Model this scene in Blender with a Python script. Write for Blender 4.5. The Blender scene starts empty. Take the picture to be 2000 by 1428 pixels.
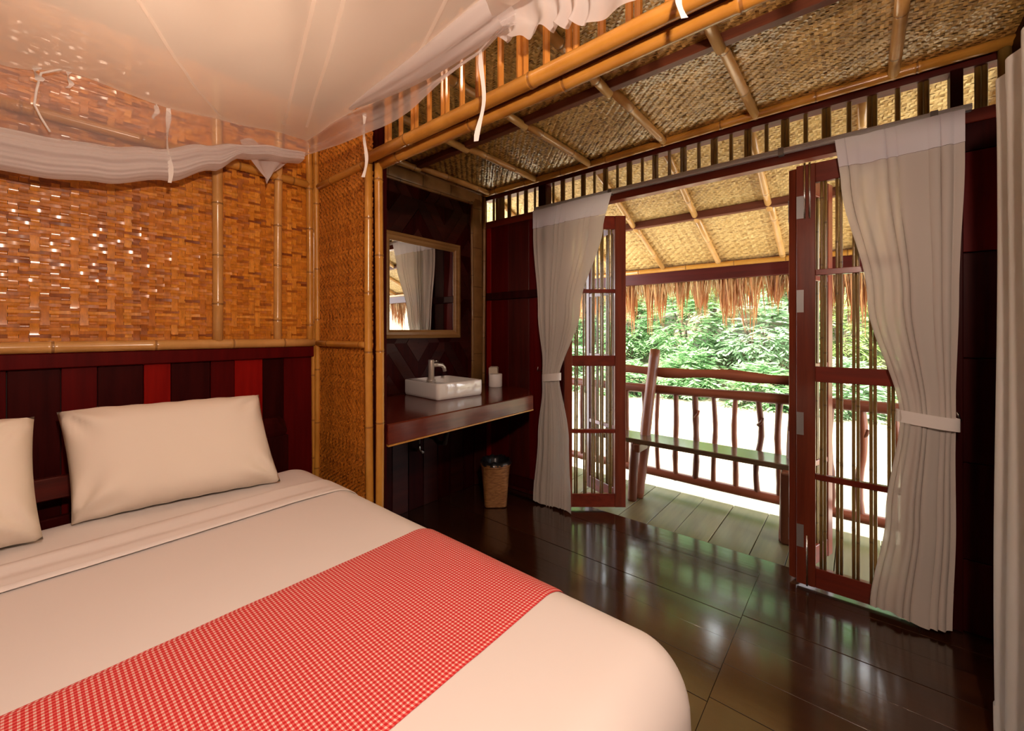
import bpy, bmesh, math, random
from mathutils import Vector, Matrix, noise
R = random.Random(7)
PI = math.pi
SC = bpy.context.scene
COL = SC.collection

# ------------------------------------------------------------------ camera
cam = bpy.data.cameras.new('camera')
cam.sensor_width = 36.0
cam.lens = 809 / 2000 * 36.0
cam.shift_y = -66 / 2000
cam.clip_start = 0.02
cam.clip_end = 400
camo = bpy.data.objects.new('camera', cam)
COL.objects.link(camo)
camo.location = (0, 0, 1.25)
camo.rotation_euler = (PI / 2, 0, -math.radians(50.171))
SC.camera = camo

# ------------------------------------------------------------------ world, sun, exposure
W = bpy.data.worlds.new('world')
SC.world = W
W.use_nodes = True
wn = W.node_tree.nodes
wn['Background'].inputs[0].default_value = (0.93, 0.97, 1.0, 1)
wn['Background'].inputs[1].default_value = 9.5
sun = bpy.data.lights.new('sun', 'SUN')
sun.energy = 34.0
sun.angle = 0.05
sun.color = (1.0, 0.95, 0.86)
suno = bpy.data.objects.new('sun', sun)
COL.objects.link(suno)
suno.rotation_euler = Vector((0.68, -0.15, -0.72)).to_track_quat('-Z', 'Y').to_euler()
vs = SC.view_settings
vs.view_transform = 'Standard'
vs.look = 'None'
vs.exposure = 0.0
vs.gamma = 1.0
vs.use_curve_mapping = False
FILL_W = 98.0
FILL2_W = 27.0

# ------------------------------------------------------------------ main dimensions (metres)
YH, XP, YA, XD, XS, YR = 2.25, 1.043, 2.40, 2.54, 2.48, -0.47
ZC = 2.41          # woven ceiling of the wash and door bay
XL, ZM = -1.9, 3.0 # far side wall and main ceiling (behind / above the view)


# ------------------------------------------------------------------ material helpers
def mat(name):
    m = bpy.data.materials.new(name)
    m.use_nodes = True
    nt = m.node_tree
    b = nt.nodes['Principled BSDF']
    return m, nt, b


def nd(nt, t, **kw):
    n = nt.nodes.new(t)
    for k, v in kw.items():
        if k.startswith('i_'):
            key = k[2:]
            key = int(key) if key.isdigit() else key.replace('_', ' ')
            n.inputs[key].default_value = v
        else:
            setattr(n, k, v)
    return n


def ramp(nt, fac, stops):
    r = nt.nodes.new('ShaderNodeValToRGB')
    e = r.color_ramp.elements
    while len(e) < len(stops):
        e.new(0.5)
    for i, (p, c) in enumerate(stops):
        e[i].position = p
        e[i].color = (c[0], c[1], c[2], 1)
    nt.links.new(fac, r.inputs[0])
    return r


def mixc(nt, fac, a, b, mode='MIX'):
    m = nt.nodes.new('ShaderNodeMix')
    m.data_type = 'RGBA'
    m.blend_type = mode
    for sock, v in ((m.inputs[0], fac), (m.inputs[6], a), (m.inputs[7], b)):
        if isinstance(v, (int, float)):
            sock.default_value = v
        elif isinstance(v, tuple):
            sock.default_value = (v[0], v[1], v[2], 1)
        else:
            nt.links.new(v, sock)
    return m.outputs[2]


def coords(nt, scale, rnd=True):
    """object coordinates stretched by scale and shifted per object"""
    tc = nt.nodes.new('ShaderNodeTexCoord')
    mp = nt.nodes.new('ShaderNodeMapping')
    mp.inputs['Scale'].default_value = scale
    nt.links.new(tc.outputs['Object'], mp.inputs[0])
    if rnd:
        oi = nt.nodes.new('ShaderNodeObjectInfo')
        ml = nt.nodes.new('ShaderNodeMath')
        ml.operation = 'MULTIPLY'
        ml.inputs[1].default_value = 37.0
        nt.links.new(oi.outputs['Random'], ml.inputs[0])
        nt.links.new(ml.outputs[0], mp.inputs['Location'])
    return mp.outputs[0]


def bump(nt, b, h, s, d=0.01):
    bp = nt.nodes.new('ShaderNodeBump')
    bp.inputs['Strength'].default_value = s
    bp.inputs['Distance'].default_value = d
    nt.links.new(h, bp.inputs['Height'])
    nt.links.new(bp.outputs[0], b.inputs['Normal'])


def wood(name, axis, c1, c2, rough=0.35, coat=0.0, vary=0.5, grain=1.0, bmp=0.15, spec=0.3):
    m, nt, b = mat(name)
    s = [22.0, 22.0, 22.0]
    s['xyz'.index(axis)] = 1.6
    v = coords(nt, tuple(k * grain for k in s))
    n = nd(nt, 'ShaderNodeTexNoise', i_Scale=1.0, i_Detail=6.0, i_Roughness=0.65)
    nt.links.new(v, n.inputs['Vector'])
    r = ramp(nt, n.outputs[0], [(0.30, c1), (0.72, c2)])
    oi = nt.nodes.new('ShaderNodeObjectInfo')
    r2 = ramp(nt, oi.outputs['Random'], [(0, (1 - vary,) * 3), (1, (1 + vary * 0.6,) * 3)])
    c = mixc(nt, 1.0, r.outputs[0], r2.outputs[0], 'MULTIPLY')
    nt.links.new(c, b.inputs['Base Color'])
    b.inputs['Roughness'].default_value = rough
    b.inputs['Specular IOR Level'].default_value = spec
    b.inputs['Coat Weight'].default_value = coat
    b.inputs['Coat Roughness'].default_value = 0.12
    bump(nt, b, n.outputs[0], bmp, 0.004)
    return m


def plain(name, c, rough=0.5, metal=0.0, coat=0.0, spec=0.5):
    m, nt, b = mat(name)
    b.inputs['Base Color'].default_value = (c[0], c[1], c[2], 1)
    b.inputs['Roughness'].default_value = rough
    b.inputs['Metallic'].default_value = metal
    b.inputs['Coat Weight'].default_value = coat
    b.inputs['Specular IOR Level'].default_value = spec
    return m


def bamboo_mat(name, c1, c2, node, rough=0.28):
    m, nt, b = mat(name)
    v = coords(nt, (9, 9, 9))
    n = nd(nt, 'ShaderNodeTexNoise', i_Scale=1.0, i_Detail=4.0, i_Roughness=0.6)
    nt.links.new(v, n.inputs['Vector'])
    r = ramp(nt, n.outputs[0], [(0.3, c1), (0.7, c2)])
    at = nd(nt, 'ShaderNodeAttribute', attribute_name='tint')
    c = mixc(nt, at.outputs['Fac'], r.outputs[0], node)
    nt.links.new(c, b.inputs['Base Color'])
    b.inputs['Roughness'].default_value = rough
    b.inputs['Coat Weight'].default_value = 0.25
    b.inputs['Coat Roughness'].default_value = 0.15
    return m


def weave_mat(name, stops, rough=0.3, coat=0.4, grain=(60, 60, 60)):
    m, nt, b = mat(name)
    at = nd(nt, 'ShaderNodeAttribute', attribute_name='tint')
    r = ramp(nt, at.outputs['Fac'], stops)
    v = coords(nt, grain, False)
    n = nd(nt, 'ShaderNodeTexNoise', i_Scale=1.0, i_Detail=3.0, i_Roughness=0.6)
    nt.links.new(v, n.inputs['Vector'])
    r2 = ramp(nt, n.outputs[0], [(0.3, (0.72,) * 3), (0.7, (1.12,) * 3)])
    c = mixc(nt, 1.0, r.outputs[0], r2.outputs[0], 'MULTIPLY')
    nt.links.new(c, b.inputs['Base Color'])
    b.inputs['Roughness'].default_value = rough
    b.inputs['Specular IOR Level'].default_value = 0.3
    b.inputs['Coat Weight'].default_value = coat
    b.inputs['Coat Roughness'].default_value = 0.2
    return m


def cloth_mat(name, c, transp=0.0, transl=0.3, rough=0.9, wr=0.0):
    m, nt, b = mat(name)
    out = nt.nodes['Material Output']
    b.inputs['Base Color'].default_value = (c[0], c[1], c[2], 1)
    b.inputs['Roughness'].default_value = rough
    b.inputs['Specular IOR Level'].default_value = 0.15
    sh = b.outputs[0]
    if transl:
        t = nt.nodes.new('ShaderNodeBsdfTranslucent')
        t.inputs[0].default_value = (c[0], c[1], c[2], 1)
        mx = nt.nodes.new('ShaderNodeMixShader')
        mx.inputs[0].default_value = transl
        nt.links.new(sh, mx.inputs[1])
        nt.links.new(t.outputs[0], mx.inputs[2])
        sh = mx.outputs[0]
    if transp:
        t = nt.nodes.new('ShaderNodeBsdfTransparent')
        mx = nt.nodes.new('ShaderNodeMixShader')
        mx.inputs[0].default_value = transp
        nt.links.new(sh, mx.inputs[1])
        nt.links.new(t.outputs[0], mx.inputs[2])
        sh = mx.outputs[0]
    if sh is not b.outputs[0]:
        nt.links.new(sh, out.inputs[0])
    if wr:
        v = coords(nt, (9, 4, 9), False)
        n = nd(nt, 'ShaderNodeTexNoise', i_Scale=1.0, i_Detail=3.0, i_Roughness=0.5)
        nt.links.new(v, n.inputs['Vector'])
        bump(nt, b, n.outputs[0], wr, 0.02)
    return m


# ------------------------------------------------------------------ materials
M_BAM = bamboo_mat('bamboo golden', (0.46, 0.20, 0.028), (0.60, 0.29, 0.05), (0.20, 0.08, 0.02))
M_BAMP = bamboo_mat('bamboo pale', (0.52, 0.27, 0.075), (0.66, 0.37, 0.12), (0.22, 0.10, 0.03))
M_BAMO = bamboo_mat('bamboo olive', (0.17, 0.105, 0.03), (0.27, 0.17, 0.05), (0.10, 0.06, 0.02))
M_BAMS = bamboo_mat('bamboo split brown', (0.22, 0.11, 0.035), (0.34, 0.18, 0.06), (0.10, 0.05, 0.015), 0.4)
M_SLAT = bamboo_mat('bamboo slat orange', (0.50, 0.19, 0.03), (0.62, 0.27, 0.05), (0.30, 0.12, 0.02))
M_WEAVE = weave_mat('woven bamboo varnished', [(0, (0.22, 0.05, 0.004)), (0.28, (0.48, 0.15, 0.010)), (0.65, (0.62, 0.225, 0.016)), (1, (0.72, 0.30, 0.036))], 0.42, 0.10, (90, 90, 30))
M_WEAVE.node_tree.nodes['Principled BSDF'].inputs['Coat Weight'].default_value = 0.25
M_WEAVE.node_tree.nodes['Principled BSDF'].inputs['Coat Roughness'].default_value = 0.11
M_WEAVP = weave_mat('woven bamboo fine', [(0, (0.34, 0.10, 0.011)), (0.4, (0.54, 0.19, 0.020)), (1, (0.68, 0.27, 0.04))], 0.42, 0.15)
M_WEAVC = weave_mat('woven bamboo ceiling', [(0, (0.34, 0.18, 0.04)), (0.4, (0.60, 0.36, 0.10)), (1, (0.80, 0.52, 0.18))], 0.30, 0.5)
M_WEAVO = weave_mat('woven bamboo porch', [(0, (0.44, 0.25, 0.07)), (0.4, (0.66, 0.42, 0.14)), (1, (0.80, 0.56, 0.22))], 0.45, 0.1)
M_MAHZ = wood('mahogany upright', 'z', (0.042, 0.004, 0.003), (0.11, 0.010, 0.006), 0.38, 0.0, 0.45)
M_MAHY = wood('mahogany along y', 'y', (0.050, 0.006, 0.004), (0.12, 0.014, 0.008), 0.38, 0.0, 0.3)
M_MAHX = wood('mahogany along x', 'x', (0.042, 0.004, 0.003), (0.11, 0.010, 0.006), 0.38, 0.0, 0.3)
M_REDZ = wood('red stained board', 'z', (0.17, 0.003, 0.002), (0.27, 0.007, 0.004), 0.42, 0.0, 0.2, 1.0, 0.15, 0.06)
M_WINE = wood('wine stained board', 'z', (0.065, 0.0025, 0.003), (0.115, 0.004, 0.004), 0.42, 0.0, 0.3, 1.0, 0.15, 0.06)
M_INK = wood('dark stained board', 'z', (0.020, 0.0014, 0.0016), (0.046, 0.0035, 0.0032), 0.42, 0.0, 0.3, 1.0, 0.15, 0.06)
M_DOOR = wood('door timber', 'z', (0.085, 0.015, 0.007), (0.19, 0.034, 0.014), 0.28, 0.25, 0.1)
M_DOORY = wood('door timber rails', 'y', (0.10, 0.014, 0.008), (0.22, 0.030, 0.014), 0.28, 0.25, 0.15)
M_BEAM = wood('ceiling timber', 'y', (0.09, 0.025, 0.012), (0.20, 0.055, 0.022), 0.5, 0.0, 0.2)
M_LOG = wood('oiled log', 'z', (0.10, 0.028, 0.012), (0.24, 0.072, 0.03), 0.42, 0.1, 0.35, 0.6, 0.5)
M_LOGY = wood('oiled log rail', 'y', (0.11, 0.026, 0.011), (0.25, 0.062, 0.025), 0.42, 0.1, 0.3, 0.6, 0.4)
M_BENCH = wood('bench plank', 'y', (0.05, 0.030, 0.016), (0.12, 0.07, 0.035), 0.16, 0.5, 0.1)
M_FLOOR = wood('lacquered floorboard', 'y', (0.018, 0.006, 0.003), (0.052, 0.018, 0.006), 0.16, 0.9, 0.25, 0.8, 0.3, 0.6)
M_PORCH = wood('porch board', 'x', (0.080, 0.056, 0.022), (0.155, 0.110, 0.046), 0.38, 0.1, 0.25, 0.5, 0.2)
M_DARK = plain('sub floor', (0.012, 0.006, 0.004), 0.8)
M_SHEET = cloth_mat('white cotton', (0.83, 0.79, 0.78), 0, 0, 0.85, 0.06)
M_PILL = cloth_mat('pillow cotton', (0.84, 0.77, 0.68), 0, 0, 0.85, 0.10)
M_NET = cloth_mat('net roof', (0.90, 0.84, 0.78), 0.22, 0.5)
M_NETS = cloth_mat('net single layer', (0.86, 0.82, 0.82), 0.66, 0.5)
M_NETM = cloth_mat('net doubled', (0.86, 0.81, 0.81), 0.42, 0.5)
M_NETD = cloth_mat('net gathered', (0.86, 0.83, 0.83), 0.14, 0.5)
M_SEAM = cloth_mat('net seam', (0.96, 0.92, 0.88), 0.0, 0.62)
M_TAPE = cloth_mat('cotton tape', (0.90, 0.87, 0.84), 0.0, 0.2)
M_CURT = cloth_mat('voile curtain', (0.72, 0.67, 0.62), 0.05, 0.30)
M_CURH = cloth_mat('curtain heading', (0.84, 0.84, 0.92), 0.0, 0.30)  # bluish daylight tint put into the heading colour
M_CURW = cloth_mat('lined curtain', (0.80, 0.77, 0.73), 0.0, 0.3)
M_CER = plain('ceramic', (0.86, 0.84, 0.82), 0.08, 0, 0.5)
M_TAP = plain('satin tap', (0.62, 0.57, 0.52), 0.32, 0.55)
M_CHR = plain('brushed steel', (0.75, 0.73, 0.70), 0.22, 1.0)
M_STEEL = plain('dull zinc', (0.27, 0.26, 0.26), 0.5, 0.6)
M_ALU = plain('track grey', (0.66, 0.66, 0.68), 0.45, 0.2)
M_MIRR = plain('mirror glass', (0.90, 0.90, 0.88), 0.0, 1.0)
M_PAPER = plain('tissue paper', (0.86, 0.82, 0.79), 0.9)
M_CREAM = plain('cream card', (0.70, 0.62, 0.50), 0.8)
M_BAG = plain('black plastic', (0.012, 0.012, 0.014), 0.3)
M_RUST = plain('brown rubber', (0.03, 0.02, 0.015), 0.6)

# gingham: woven red and white checks, 8 mm repeat, from the cloth's own UVs in metres
M_GING, nt, b = mat('red gingham')
uv = nt.nodes.new('ShaderNodeUVMap')
sp = nt.nodes.new('ShaderNodeSeparateXYZ')
nt.links.new(uv.outputs[0], sp.inputs[0])
st = []
for k in (0, 1):
    m1 = nd(nt, 'ShaderNodeMath', operation='MULTIPLY')
    m1.inputs[1].default_value = 1 / 0.0085
    nt.links.new(sp.outputs[k], m1.inputs[0])
    m2 = nd(nt, 'ShaderNodeMath', operation='FRACT')
    nt.links.new(m1.outputs[0], m2.inputs[0])
    m3 = nd(nt, 'ShaderNodeMath', operation='LESS_THAN')
    m3.inputs[1].default_value = 0.56
    nt.links.new(m2.outputs[0], m3.inputs[0])
    st.append(m3.outputs[0])
ad = nd(nt, 'ShaderNodeMath', operation='ADD')
nt.links.new(st[0], ad.inputs[0])
nt.links.new(st[1], ad.inputs[1])
hv = nd(nt, 'ShaderNodeMath', operation='MULTIPLY')
hv.inputs[1].default_value = 0.5
nt.links.new(ad.outputs[0], hv.inputs[0])
rr = ramp(nt, hv.outputs[0], [(0.0, (0.82, 0.60, 0.56)), (0.5, (0.74, 0.15, 0.14)), (1.0, (0.60, 0.025, 0.03))])
nt.links.new(rr.outputs[0], b.inputs['Base Color'])
b.inputs['Roughness'].default_value = 0.85
b.inputs['Specular IOR Level'].default_value = 0.15

# basket weave
M_BASK, nt, b = mat('basket rattan')
v = coords(nt, (30, 30, 160), False)
n = nd(nt, 'ShaderNodeTexNoise', i_Scale=1.0, i_Detail=3.0)
nt.links.new(v, n.inputs['Vector'])
rr = ramp(nt, n.outputs[0], [(0.3, (0.16, 0.06, 0.02)), (0.7, (0.42, 0.19, 0.06))])
nt.links.new(rr.outputs[0], b.inputs['Base Color'])
b.inputs['Roughness'].default_value = 0.5

# leaves, water, bank, thatch
def leaf_mat(name, c1, c2):
    m, nt, b = mat(name)
    at = nd(nt, 'ShaderNodeAttribute', attribute_name='tint')
    r = ramp(nt, at.outputs['Fac'], [(0, c1), (1, c2)])
    nt.links.new(r.outputs[0], b.inputs['Base Color'])
    b.inputs['Roughness'].default_value = 0.45
    t = nt.nodes.new('ShaderNodeBsdfTranslucent')
    nt.links.new(r.outputs[0], t.inputs[0])
    mx = nt.nodes.new('ShaderNodeMixShader')
    mx.inputs[0].default_value = 0.35
    nt.links.new(b.outputs[0], mx.inputs[1])
    nt.links.new(t.outputs[0], mx.inputs[2])
    nt.links.new(mx.outputs[0], nt.nodes['Material Output'].inputs[0])
    return m


M_LEAF = [leaf_mat('leaf mid green', (0.07, 0.17, 0.055), (0.28, 0.46, 0.20)),
          leaf_mat('leaf pale green', (0.14, 0.26, 0.12), (0.44, 0.58, 0.36)),
          leaf_mat('leaf yellow green', (0.13, 0.21, 0.05), (0.38, 0.48, 0.17))]
M_BARK = wood('bark', 'z', (0.09, 0.06, 0.04), (0.22, 0.16, 0.11), 0.8)
M_THAT = weave_mat('thatch straw', [(0, (0.34, 0.10, 0.03)), (0.35, (0.56, 0.24, 0.07)), (0.7, (0.70, 0.44, 0.17)), (1, (0.85, 0.63, 0.32))], 0.6, 0.0, (40, 40, 4))
M_WATER, nt, b = mat('river water')
v = coords(nt, (0.8, 2.0, 1), False)
n = nd(nt, 'ShaderNodeTexNoise', i_Scale=1.2, i_Detail=4.0)
nt.links.new(v, n.inputs['Vector'])
rr = ramp(nt, n.outputs[0], [(0.3, (0.27, 0.22, 0.15)), (0.7, (0.36, 0.30, 0.21))])
nt.links.new(rr.outputs[0], b.inputs['Base Color'])
b.inputs['Roughness'].default_value = 0.12
bump(nt, b, n.outputs[0], 0.25, 0.05)
M_BANK, nt, b = mat('earth bank')
v = coords(nt, (1.5, 1.5, 1.5), False)
n = nd(nt, 'ShaderNodeTexNoise', i_Scale=1.0, i_Detail=6.0)
nt.links.new(v, n.inputs['Vector'])
rr = ramp(nt, n.outputs[0], [(0.3, (0.06, 0.07, 0.03)), (0.7, (0.20, 0.15, 0.09))])
nt.links.new(rr.outputs[0], b.inputs['Base Color'])


# ------------------------------------------------------------------ mesh helpers
class MB:
    def __init__(s):
        s.v, s.f, s.t, s.uv = [], [], [], None

    def quad_strip(s, rows, tint=0.0, closed=False):
        """rows: list of lists of points of equal length"""
        n = len(rows[0])
        b0 = len(s.v)
        for r in rows:
            s.v += [tuple(p) for p in r]
        for i in range(len(rows) - 1):
            for j in range(n if closed else n - 1):
                k = (j + 1) % n
                s.f.append((b0 + i * n + j, b0 + i * n + k, b0 + (i + 1) * n + k, b0 + (i + 1) * n + j))
                s.t.append(tint[i] if isinstance(tint, list) else tint)
        return b0

    def cap(s, idx, tint=0.0):
        s.f.append(tuple(idx))
        s.t.append(tint)

    def box(s, x0, x1, y0, y1, z0, z1, tint=0.0, M=None):
        b = len(s.v)
        P = [(x0, y0, z0), (x1, y0, z0), (x1, y1, z0), (x0, y1, z0), (x0, y0, z1), (x1, y0, z1), (x1, y1, z1), (x0, y1, z1)]
        if M is not None:
            P = [tuple(M @ Vector(p)) for p in P]
        s.v += P
        for q in ((0, 3, 2, 1), (4, 5, 6, 7), (0, 1, 5, 4), (1, 2, 6, 5), (2, 3, 7, 6), (3, 0, 4, 7)):
            s.f.append(tuple(b + i for i in q))
            s.t.append(tint)

    def tube(s, path, rad, n=10, caps=True, tint=0.0, flat=None):
        path = [Vector(p) for p in path]
        if not isinstance(rad, (list, tuple)):
            rad = [rad] * len(path)
        rows = []
        d0 = (path[-1] - path[0]).normalized()
        up = Vector((0, 0, 1)) if abs(d0.z) < 0.9 else Vector((1, 0, 0))
        for i, p in enumerate(path):
            a = path[max(i - 1, 0)]
            c = path[min(i + 1, len(path) - 1)]
            d = (c - a)
            d = d.normalized() if d.length > 1e-9 else d0
            x = up.cross(d)
            if x.length < 1e-6:
                x = Vector((1, 0, 0)).cross(d)
            x.normalize()
            y = d.cross(x)
            row = []
            for k in range(n):
                t = 2 * PI * k / n
                q = x * math.cos(t) * rad[i] + y * math.sin(t) * rad[i]
                if flat is not None:       # flatten along a direction
                    fd, ff = flat
                    q = q - fd * q.dot(fd) * (1 - ff)
                row.append(p + q)
            rows.append(row)
        b0 = s.quad_strip(rows, tint, True)
        if caps:
            t0 = tint[0] if isinstance(tint, list) else tint
            s.cap([b0 + k for k in range(n)][::-1], t0)
            e = b0 + (len(path) - 1) * n
            s.cap([e + k for k in range(n)], t0)

    def bamboo(s, p0, p1, r, seg=0.28, seed=0, n=12, bend=0.004, flat=None):
        rr_ = random.Random(seed * 13 + 5)
        p0, p1 = Vector(p0), Vector(p1)
        L = (p1 - p0).length
        d = (p1 - p0) / L
        sd = d.cross(Vector((0.3, 0.5, 0.8))).normalized()
        ts = [0.0]
        rad = [r]
        tn = []
        t = seg * rr_.uniform(0.2, 0.9)
        while t < L - 0.02:
            for dt, k in ((-0.012, 1.0), (-0.004, 1.10), (0.0, 0.97), (0.004, 1.07), (0.014, 0.99)):
                if ts[-1] + 1e-4 < t + dt < L - 1e-4:
                    ts.append(t + dt)
                    rad.append(r * k)
                    tn.append(0.75 if dt in (0.0, 0.004) else 0.05)
            t += seg * rr_.uniform(0.8, 1.2)
        ts.append(L)
        rad.append(r)
        tn.append(0.05)
        ph = rr_.uniform(0, 6)
        path = [p0 + d * q + sd * (bend * math.sin(q * 2.3 + ph)) for q in ts]
        s.tube(path, rad, n, True, tn + [0.05], flat)

    def lathe(s, prof, cx, cy, n=24, tint=0.0, caps=True):
        rows = [[(cx + r * math.cos(2 * PI * k / n), cy + r * math.sin(2 * PI * k / n), z) for k in range(n)] for r, z in prof]
        b0 = s.quad_strip(rows, tint, True)
        if caps:
            s.cap([b0 + k for k in range(n)][::-1], tint)
            e = b0 + (len(prof) - 1) * n
            s.cap([e + k for k in range(n)], tint)

    def build(s, name, material, parent=None, smooth=False, bevel=0.0, kind=None, bseg=2):
        me = bpy.data.meshes.new(name)
        me.from_pydata(s.v, [], s.f)
        if bevel > 0:
            bm = bmesh.new()
            bm.from_mesh(me)
            bmesh.ops.bevel(bm, geom=list(bm.edges), offset=bevel, segments=bseg, profile=0.5, affect='EDGES', clamp_overlap=True)
            bm.to_mesh(me)
            bm.free()
        elif any(s.t):
            a = me.attributes.new('tint', 'FLOAT', 'FACE')
            a.data.foreach_set('value', s.t)
        if s.uv:
            ul = me.uv_layers.new(name='UVMap')
            for li, l in enumerate(me.loops):
                ul.data[li].uv = s.uv[l.vertex_index]
        if smooth:
            me.polygons.foreach_set('use_smooth', [True] * len(me.polygons))
        me.materials.append(material)
        me.update()
        o = bpy.data.objects.new(name, me)
        COL.objects.link(o)
        if parent is not None:
            setp(o, parent)
        if kind:
            o['kind'] = kind
        return o


def setp(o, parent):
    o.parent = parent
    o.matrix_parent_inverse = parent.matrix_basis.inverted()


def share(o, loc, parent, rot=None, scale=None, name=None):
    c = o.copy()
    if name:
        c.name = name
    COL.objects.link(c)
    c.location = loc
    if rot is not None:
        c.rotation_euler = rot
    if scale is not None:
        c.scale = scale
    setp(c, parent)
    return c


def tag(o, label, cat, group=None, kind=None):
    o['label'] = label
    o['category'] = cat
    if group:
        o['group'] = group
    if kind:
        o['kind'] = kind
    return o


def empty(name, loc, label, cat, group=None, kind=None):
    o = bpy.data.objects.new(name, None)
    o.empty_display_size = 0.1
    o.location = loc
    COL.objects.link(o)
    bpy.context.view_layer.update()
    tag(o, label, cat, group, kind)
    return o


def box(name, x0, x1, y0, y1, z0, z1, m, parent=None, bevel=0.0, M=None):
    b = MB()
    b.box(x0, x1, y0, y1, z0, z1, 0, M)
    return b.build(name, m, parent, False, bevel, None, 1)


def pole(name, p0, p1, r, m, parent, seg=0.28, seed=0, n=12, bend=0.004, flat=None):
    b = MB()
    b.bamboo(p0, p1, r, seg, seed, n, bend, flat)
    return b.build(name, m, parent, True)


def weave(name, O, U, V, w, h, pu, pv, m, parent, lift=0.0022, n=4, k=2, step=None, seed=1, tilt=0.10, dark=0.0, fill=0.96):
    """Interlaced strips: warp strips (width pu) run along V, weft strips (width pv) along U.
    Each float that lies on top is its own arched strip of geometry."""
    rr_ = random.Random(seed)
    O, U, V = Vector(O), Vector(U), Vector(V)
    N = U.cross(V)
    nu, nv = int(w / pu), int(h / pv)
    pu, pv = w / nu, h / nv
    off, o_ = [], 0
    for j in range(nv):
        off.append(o_)
        o_ += step(rr_) if step else 1
    mb = MB()
    wt = [rr_.betavariate(2.2, 2.2) for _ in range(nu)]
    ft = [rr_.betavariate(2.2, 2.2) for _ in range(nv)]

    def flt(u0, u1, v0, v1, along_v, tn):
        e = lift * rr_.uniform(0.7, 1.25)
        tx = rr_.uniform(-tilt, tilt) * (u1 - u0) * 0.5
        ty = rr_.uniform(-tilt, tilt) * (v1 - v0) * 0.5
        rows = []
        if along_v:
            g = (u1 - u0) * (1 - fill) / 2
            x0, x1 = u0 + g, u1 - g
            for fr, hh in ((-0.06, -0.5), (0.22, 0.85), (0.5, 1.0), (0.78, 0.85), (1.06, -0.5)):
                y = v0 + (v1 - v0) * fr
                q = ty * (fr - 0.5) * 2
                rows.append([O + U * x0 + V * y + N * (e * hh + q - tx), O + U * x1 + V * y + N * (e * hh + q + tx)])
        else:
            g = (v1 - v0) * (1 - fill) / 2
            y0, y1 = v0 + g, v1 - g
            for fr, hh in ((-0.06, -0.5), (0.22, 0.85), (0.5, 1.0), (0.78, 0.85), (1.06, -0.5)):
                x = u0 + (u1 - u0) * fr
                q = tx * (fr - 0.5) * 2
                rows.append([O + U * x + V * y1 + N * (e * hh + q + ty), O + U * x + V * y0 + N * (e * hh + q - ty)])
        mb.quad_strip(rows, max(0.001, min(1.0, tn + rr_.uniform(-0.16, 0.16))))

    for i in range(nu):           # warp floats
        j = 0
        while j < nv:
            if (i + off[j]) % n < k:
                j2 = j
                while j2 < nv and (i + off[j2]) % n < k:
                    j2 += 1
                flt(i * pu, (i + 1) * pu, j * pv, j2 * pv, True, wt[i])
                j = j2
            else:
                j += 1
    for j in range(nv):           # weft floats
        i = 0
        while i < nu:
            if (i + off[j]) % n >= k:
                i2 = i
                while i2 < nu and (i2 + off[j]) % n >= k:
                    i2 += 1
                flt(i * pu, i2 * pu, j * pv, (j + 1) * pv, False, ft[j] - dark)
                i = i2
            else:
                i += 1
    return mb.build(name, m, parent, True, 0, 'stuff')


def struct(o, label, cat):
    return tag(o, label, cat, None, 'structure')


# ================================================================== THE SETTING
# ---- floor: lacquered boards along y
floor = struct(box('floor', XL, XS, -2.2, 2.60, -0.16, -0.022, M_DARK), 'dark glossy lacquered floorboards in front of the open doors', 'floor')
for side, (y0, y1) in enumerate(((0.3905, 2.41), (-2.2, 0.3895))):
    x = XS
    widths = ([0.062, 0.212, 0.178, 0.172, 0.182, 0.175] if side == 0 else [0.085, 0.158, 0.182, 0.165, 0.178, 0.19])
    i = 0
    while x > XL + 0.05:
        wdt = widths[i] if i < len(widths) else 0.18
        x0 = max(x - wdt, XL)
        dz = R.uniform(-0.0012, 0.0012)
        yy0, yy1 = y0, y1
        box('floorboard', x0 + 0.0009, x - 0.0009, yy0, yy1, -0.024, dz, M_FLOOR, floor, 0.0008)
        x = x0
        i += 1

# ---- headboard wall
wall_back = struct(box('wall_back', XL, XP + 0.03, YH + 0.012, YH + 0.08, -0.1, ZM, M_DARK), 'woven bamboo wall above red boards behind the bed', 'wall')
stepf = lambda r: r.choice((1, 1, 1, 2, 3))
weave('woven_panel', (1.04, YH, 1.19), (-1, 0, 0), (0, 0, 1), 1.5, 1.25, 0.0245, 0.0125, M_WEAVE, wall_back, 0.0013, 4, 2, stepf, 3, 0.05, 0.05)
weave('woven_panel', (-0.46, YH, 1.19), (-1, 0, 0), (0, 0, 1), 1.40, 1.25, 0.05, 0.025, M_WEAVE, wall_back, 0.0026, 4, 2, stepf, 4, 0.10)
pole('bamboo_rail', (XL, YH - 0.016, 1.192), (1.03, YH - 0.016, 1.192), 0.0215, M_BAMP, wall_back, 0.26, 2)
pole('bamboo_rail', (XL, YH - 0.010, 2.03), (1.03, YH - 0.010, 2.03), 0.020, M_BAM, wall_back, 0.3, 4)
for x, r, sd in ((0.587, 0.021, 5), (0.848, 0.0185, 6), (1.000, 0.0165, 7), (1.026, 0.011, 8), (-0.35, 0.02, 9), (-0.9, 0.02, 10)):
    pole('bamboo_batten', (x, YH - 0.013, 1.175 if r > 0.012 else 0.0), (x, YH - 0.013, 2.4), r, M_BAMP if r > 0.017 else M_BAM, wall_back, 0.24, sd)
box('top_board', XL, 1.02, YH - 0.026, YH + 0.02, 1.118, 1.172, M_WINE, wall_back, 0.003)
edges = [-0.019, 0.107, 0.202, 0.336, 0.424, 0.564, 0.658, 0.778, 0.875, 1.02]
bm_ = [M_INK, M_WINE, M_INK, M_REDZ, M_INK, M_WINE, M_REDZ, M_INK, M_WINE]
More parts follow.
